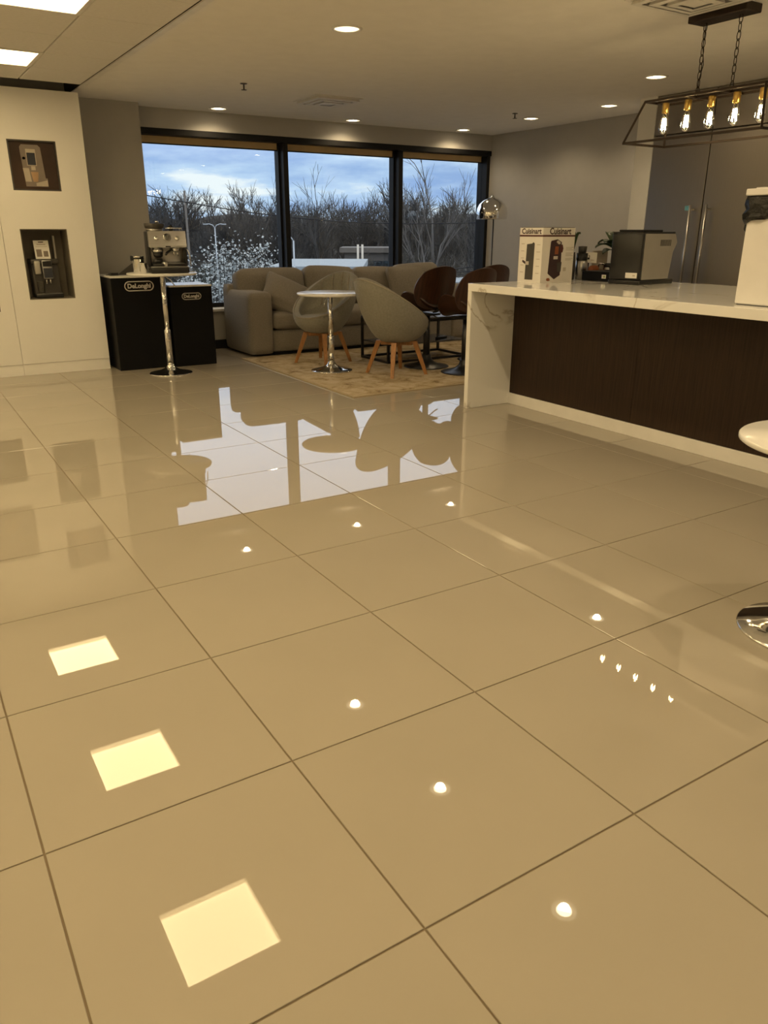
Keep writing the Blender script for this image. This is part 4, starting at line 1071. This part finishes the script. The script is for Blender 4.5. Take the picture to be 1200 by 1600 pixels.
# blossoming trees outside the left window
def blossom_tree(px, D, top, rad, seed, label):
    p = ray_at(px, 361, D); t = thing('blossom_tree', label, 'tree', (p.x, p.y, GZ), 0, 'white blossoming trees')
    rn = random.Random(seed); hgt_ = top-GZ
    br = MB(); tips = []
    br.tube([(0,0,0), (.05, 0, hgt_*.25), (0, .05, hgt_*.5)], .1, 8, taper=[.11, .09, .06])
    for q in range(90):
        a = rn.uniform(0, 2*PI); z0 = hgt_*rn.uniform(.25, .55); u = rn.random(); z1 = hgt_*(.42+.56*u)+rn.uniform(-.1, .1)
        r = rad*(1-.75*max(0, u-.3)/.7)*rn.uniform(.45, 1.0)*(1.0)
        e_ = Vector((r*math.cos(a), r*math.sin(a), z1)); s_ = Vector((0, 0, z0)); mid_ = (s_+e_)/2+Vector((0, 0, -.15))
        br.tube([s_, mid_, e_], .02, 4, taper=[.025, .015, .006])
        for w_ in range(170):
            f = rn.random()**.6; c = s_.lerp(mid_, f*2) if f < .5 else mid_.lerp(e_, f*2-1)
            tips.append(c+Vector((rn.gauss(0, .10), rn.gauss(0, .10), rn.gauss(0.03, .12))))
    br.build('branches', BARK, t)
    bl = MB()
    for c in tips:
        dv = Vector((rn.uniform(-1,1), rn.uniform(-1,1), rn.uniform(-1,1))).normalized(); ev = dv.cross(Vector((rn.uniform(-1,1), rn.uniform(-1,1), 1))).normalized()
        s1 = rn.uniform(.009, .021); dv *= s1; ev *= s1
        bl.add([c-dv-ev, c+dv-ev, c+dv+ev, c-dv+ev], [(0,1,2,3)])
    b = bl.build('blossom', BLOSSOM, t); b['kind'] = 'stuff'
blossom_tree(342, 15, 1.22, 1.0, 1, 'white blossoming tree outside the window behind the shorter stand')
blossom_tree(398, 15.5, 1.15, .95, 2, 'white blossoming tree outside the window behind the sofa arm')
blossom_tree(300, 17, .75, .9, 3, 'white blossoming tree partly hidden by the espresso machine')

# lamp posts, pole, buildings
def lamp_post(px, D, topz, arms, label):
    p = ray_at(px, 361, D); t = thing('lamp_post', label, 'lamp post', (p.x, p.y, GZ), -YAW)
    h = topz-GZ
    MB().cyl(0, 0, 0, h, .045, 8, .03).build('pole', GALV, t)
    for s in arms:
        MB().tube([(0, 0, h-.02), (s*.10, 0, h+.12), (s*.28, 0, h+.18), (s*.42, 0, h+.17)], .025, 6).build('arm', GALV, t)
        MB().box(min(s*.36, s*.60), max(s*.36, s*.60), -.05, .05, h+.14, h+.19, .01, 1).build('lantern', GALV, t)
lamp_post(336, 44, 1.45, (-1, 1), 'grey twin armed lamp post seen above the blossoming trees')
lamp_post(458, 31, .95, (-1,), 'grey single armed lamp post beside the window mullion')
p = ray_at(293, 361, 32); t = thing('utility_pole', 'plain timber utility pole in front of the woodland', 'pole', (p.x, p.y, GZ))
MB().cyl(0, 0, 0, 7.0, .055, 8, .04).build('pole', POLEW, t)
MB().bar((-.3, .15, 6.6), (.3, -.15, 6.6), .04).build('crossarm', POLEW, t)
def wire(px0, py0, px1, py1, D, label):
    a = ray_at(px0, py0, D); b = ray_at(px1, py1, D); pts = [a.lerp(b, q/10)+Vector((0, 0, -.5*math.sin(PI*q/10))) for q in range(11)]
    tag(MB().tube(pts, .018, 4).build('power_line', BLACKF), label, 'cable', 'overhead cables')
wire(200, 300, 820, 345, 32, 'upper thin overhead cable crossing the view beyond the windows')
wire(200, 392, 820, 418, 30, 'lower thin overhead cable crossing the view beyond the windows')
wire(200, 404, 820, 408, 28.5, 'middle thin overhead cable crossing the view beyond the windows')
def building(px, D, w, d, h, m, label, windows=4, rz=-YAW, roof=ROOFW):
    p = ray_at(px, 361, D); t = thing('low_building', label, 'building', (p.x, p.y, GZ), rz)
    MB().box(-w/2, w/2, 0, d, 0, h).build('wall', m, t)
    MB().box(-w/2-.3, w/2+.3, -.3, d+.3, h, h+.3).build('roof', roof, t)
    for k in range(windows):
        x = -w/2+w*(k+.5)/windows
        f = MB().box(x-.45, x+.45, -.06, .0, h-1.5, h-.5).build('window', DARKW, t)
        MB().box(x-.40, x+.40, -.08, -.06, h-1.45, h-.55).build('pane', GLASS, f)
building(492, 34, 3.4, 9, 3.9, BLDG, 'low pale building with flat white roof beyond the sofa')
building(572, 52, 2.8, 4, 4.3, mat('brown_siding', (0.10, 0.09, 0.08), rough=0.9), 'small dark building with posts in front of the woodland', 5, roof=POLEW)
building(668, 44, 5.0, 4, 2.7, BLDG, 'long low pale shed below the trees in the window by the right wall', 5)
for k, px in enumerate((559, 566)):
    p = ray_at(px, 361, 45); tag(MB().cyl(0, 0, 0, 4.9, .06, 10).build('bollard_post', PALEW, loc=(p.x, p.y, GZ)), 'pale upright post in front of the small dark building', 'post', 'pale upright posts')
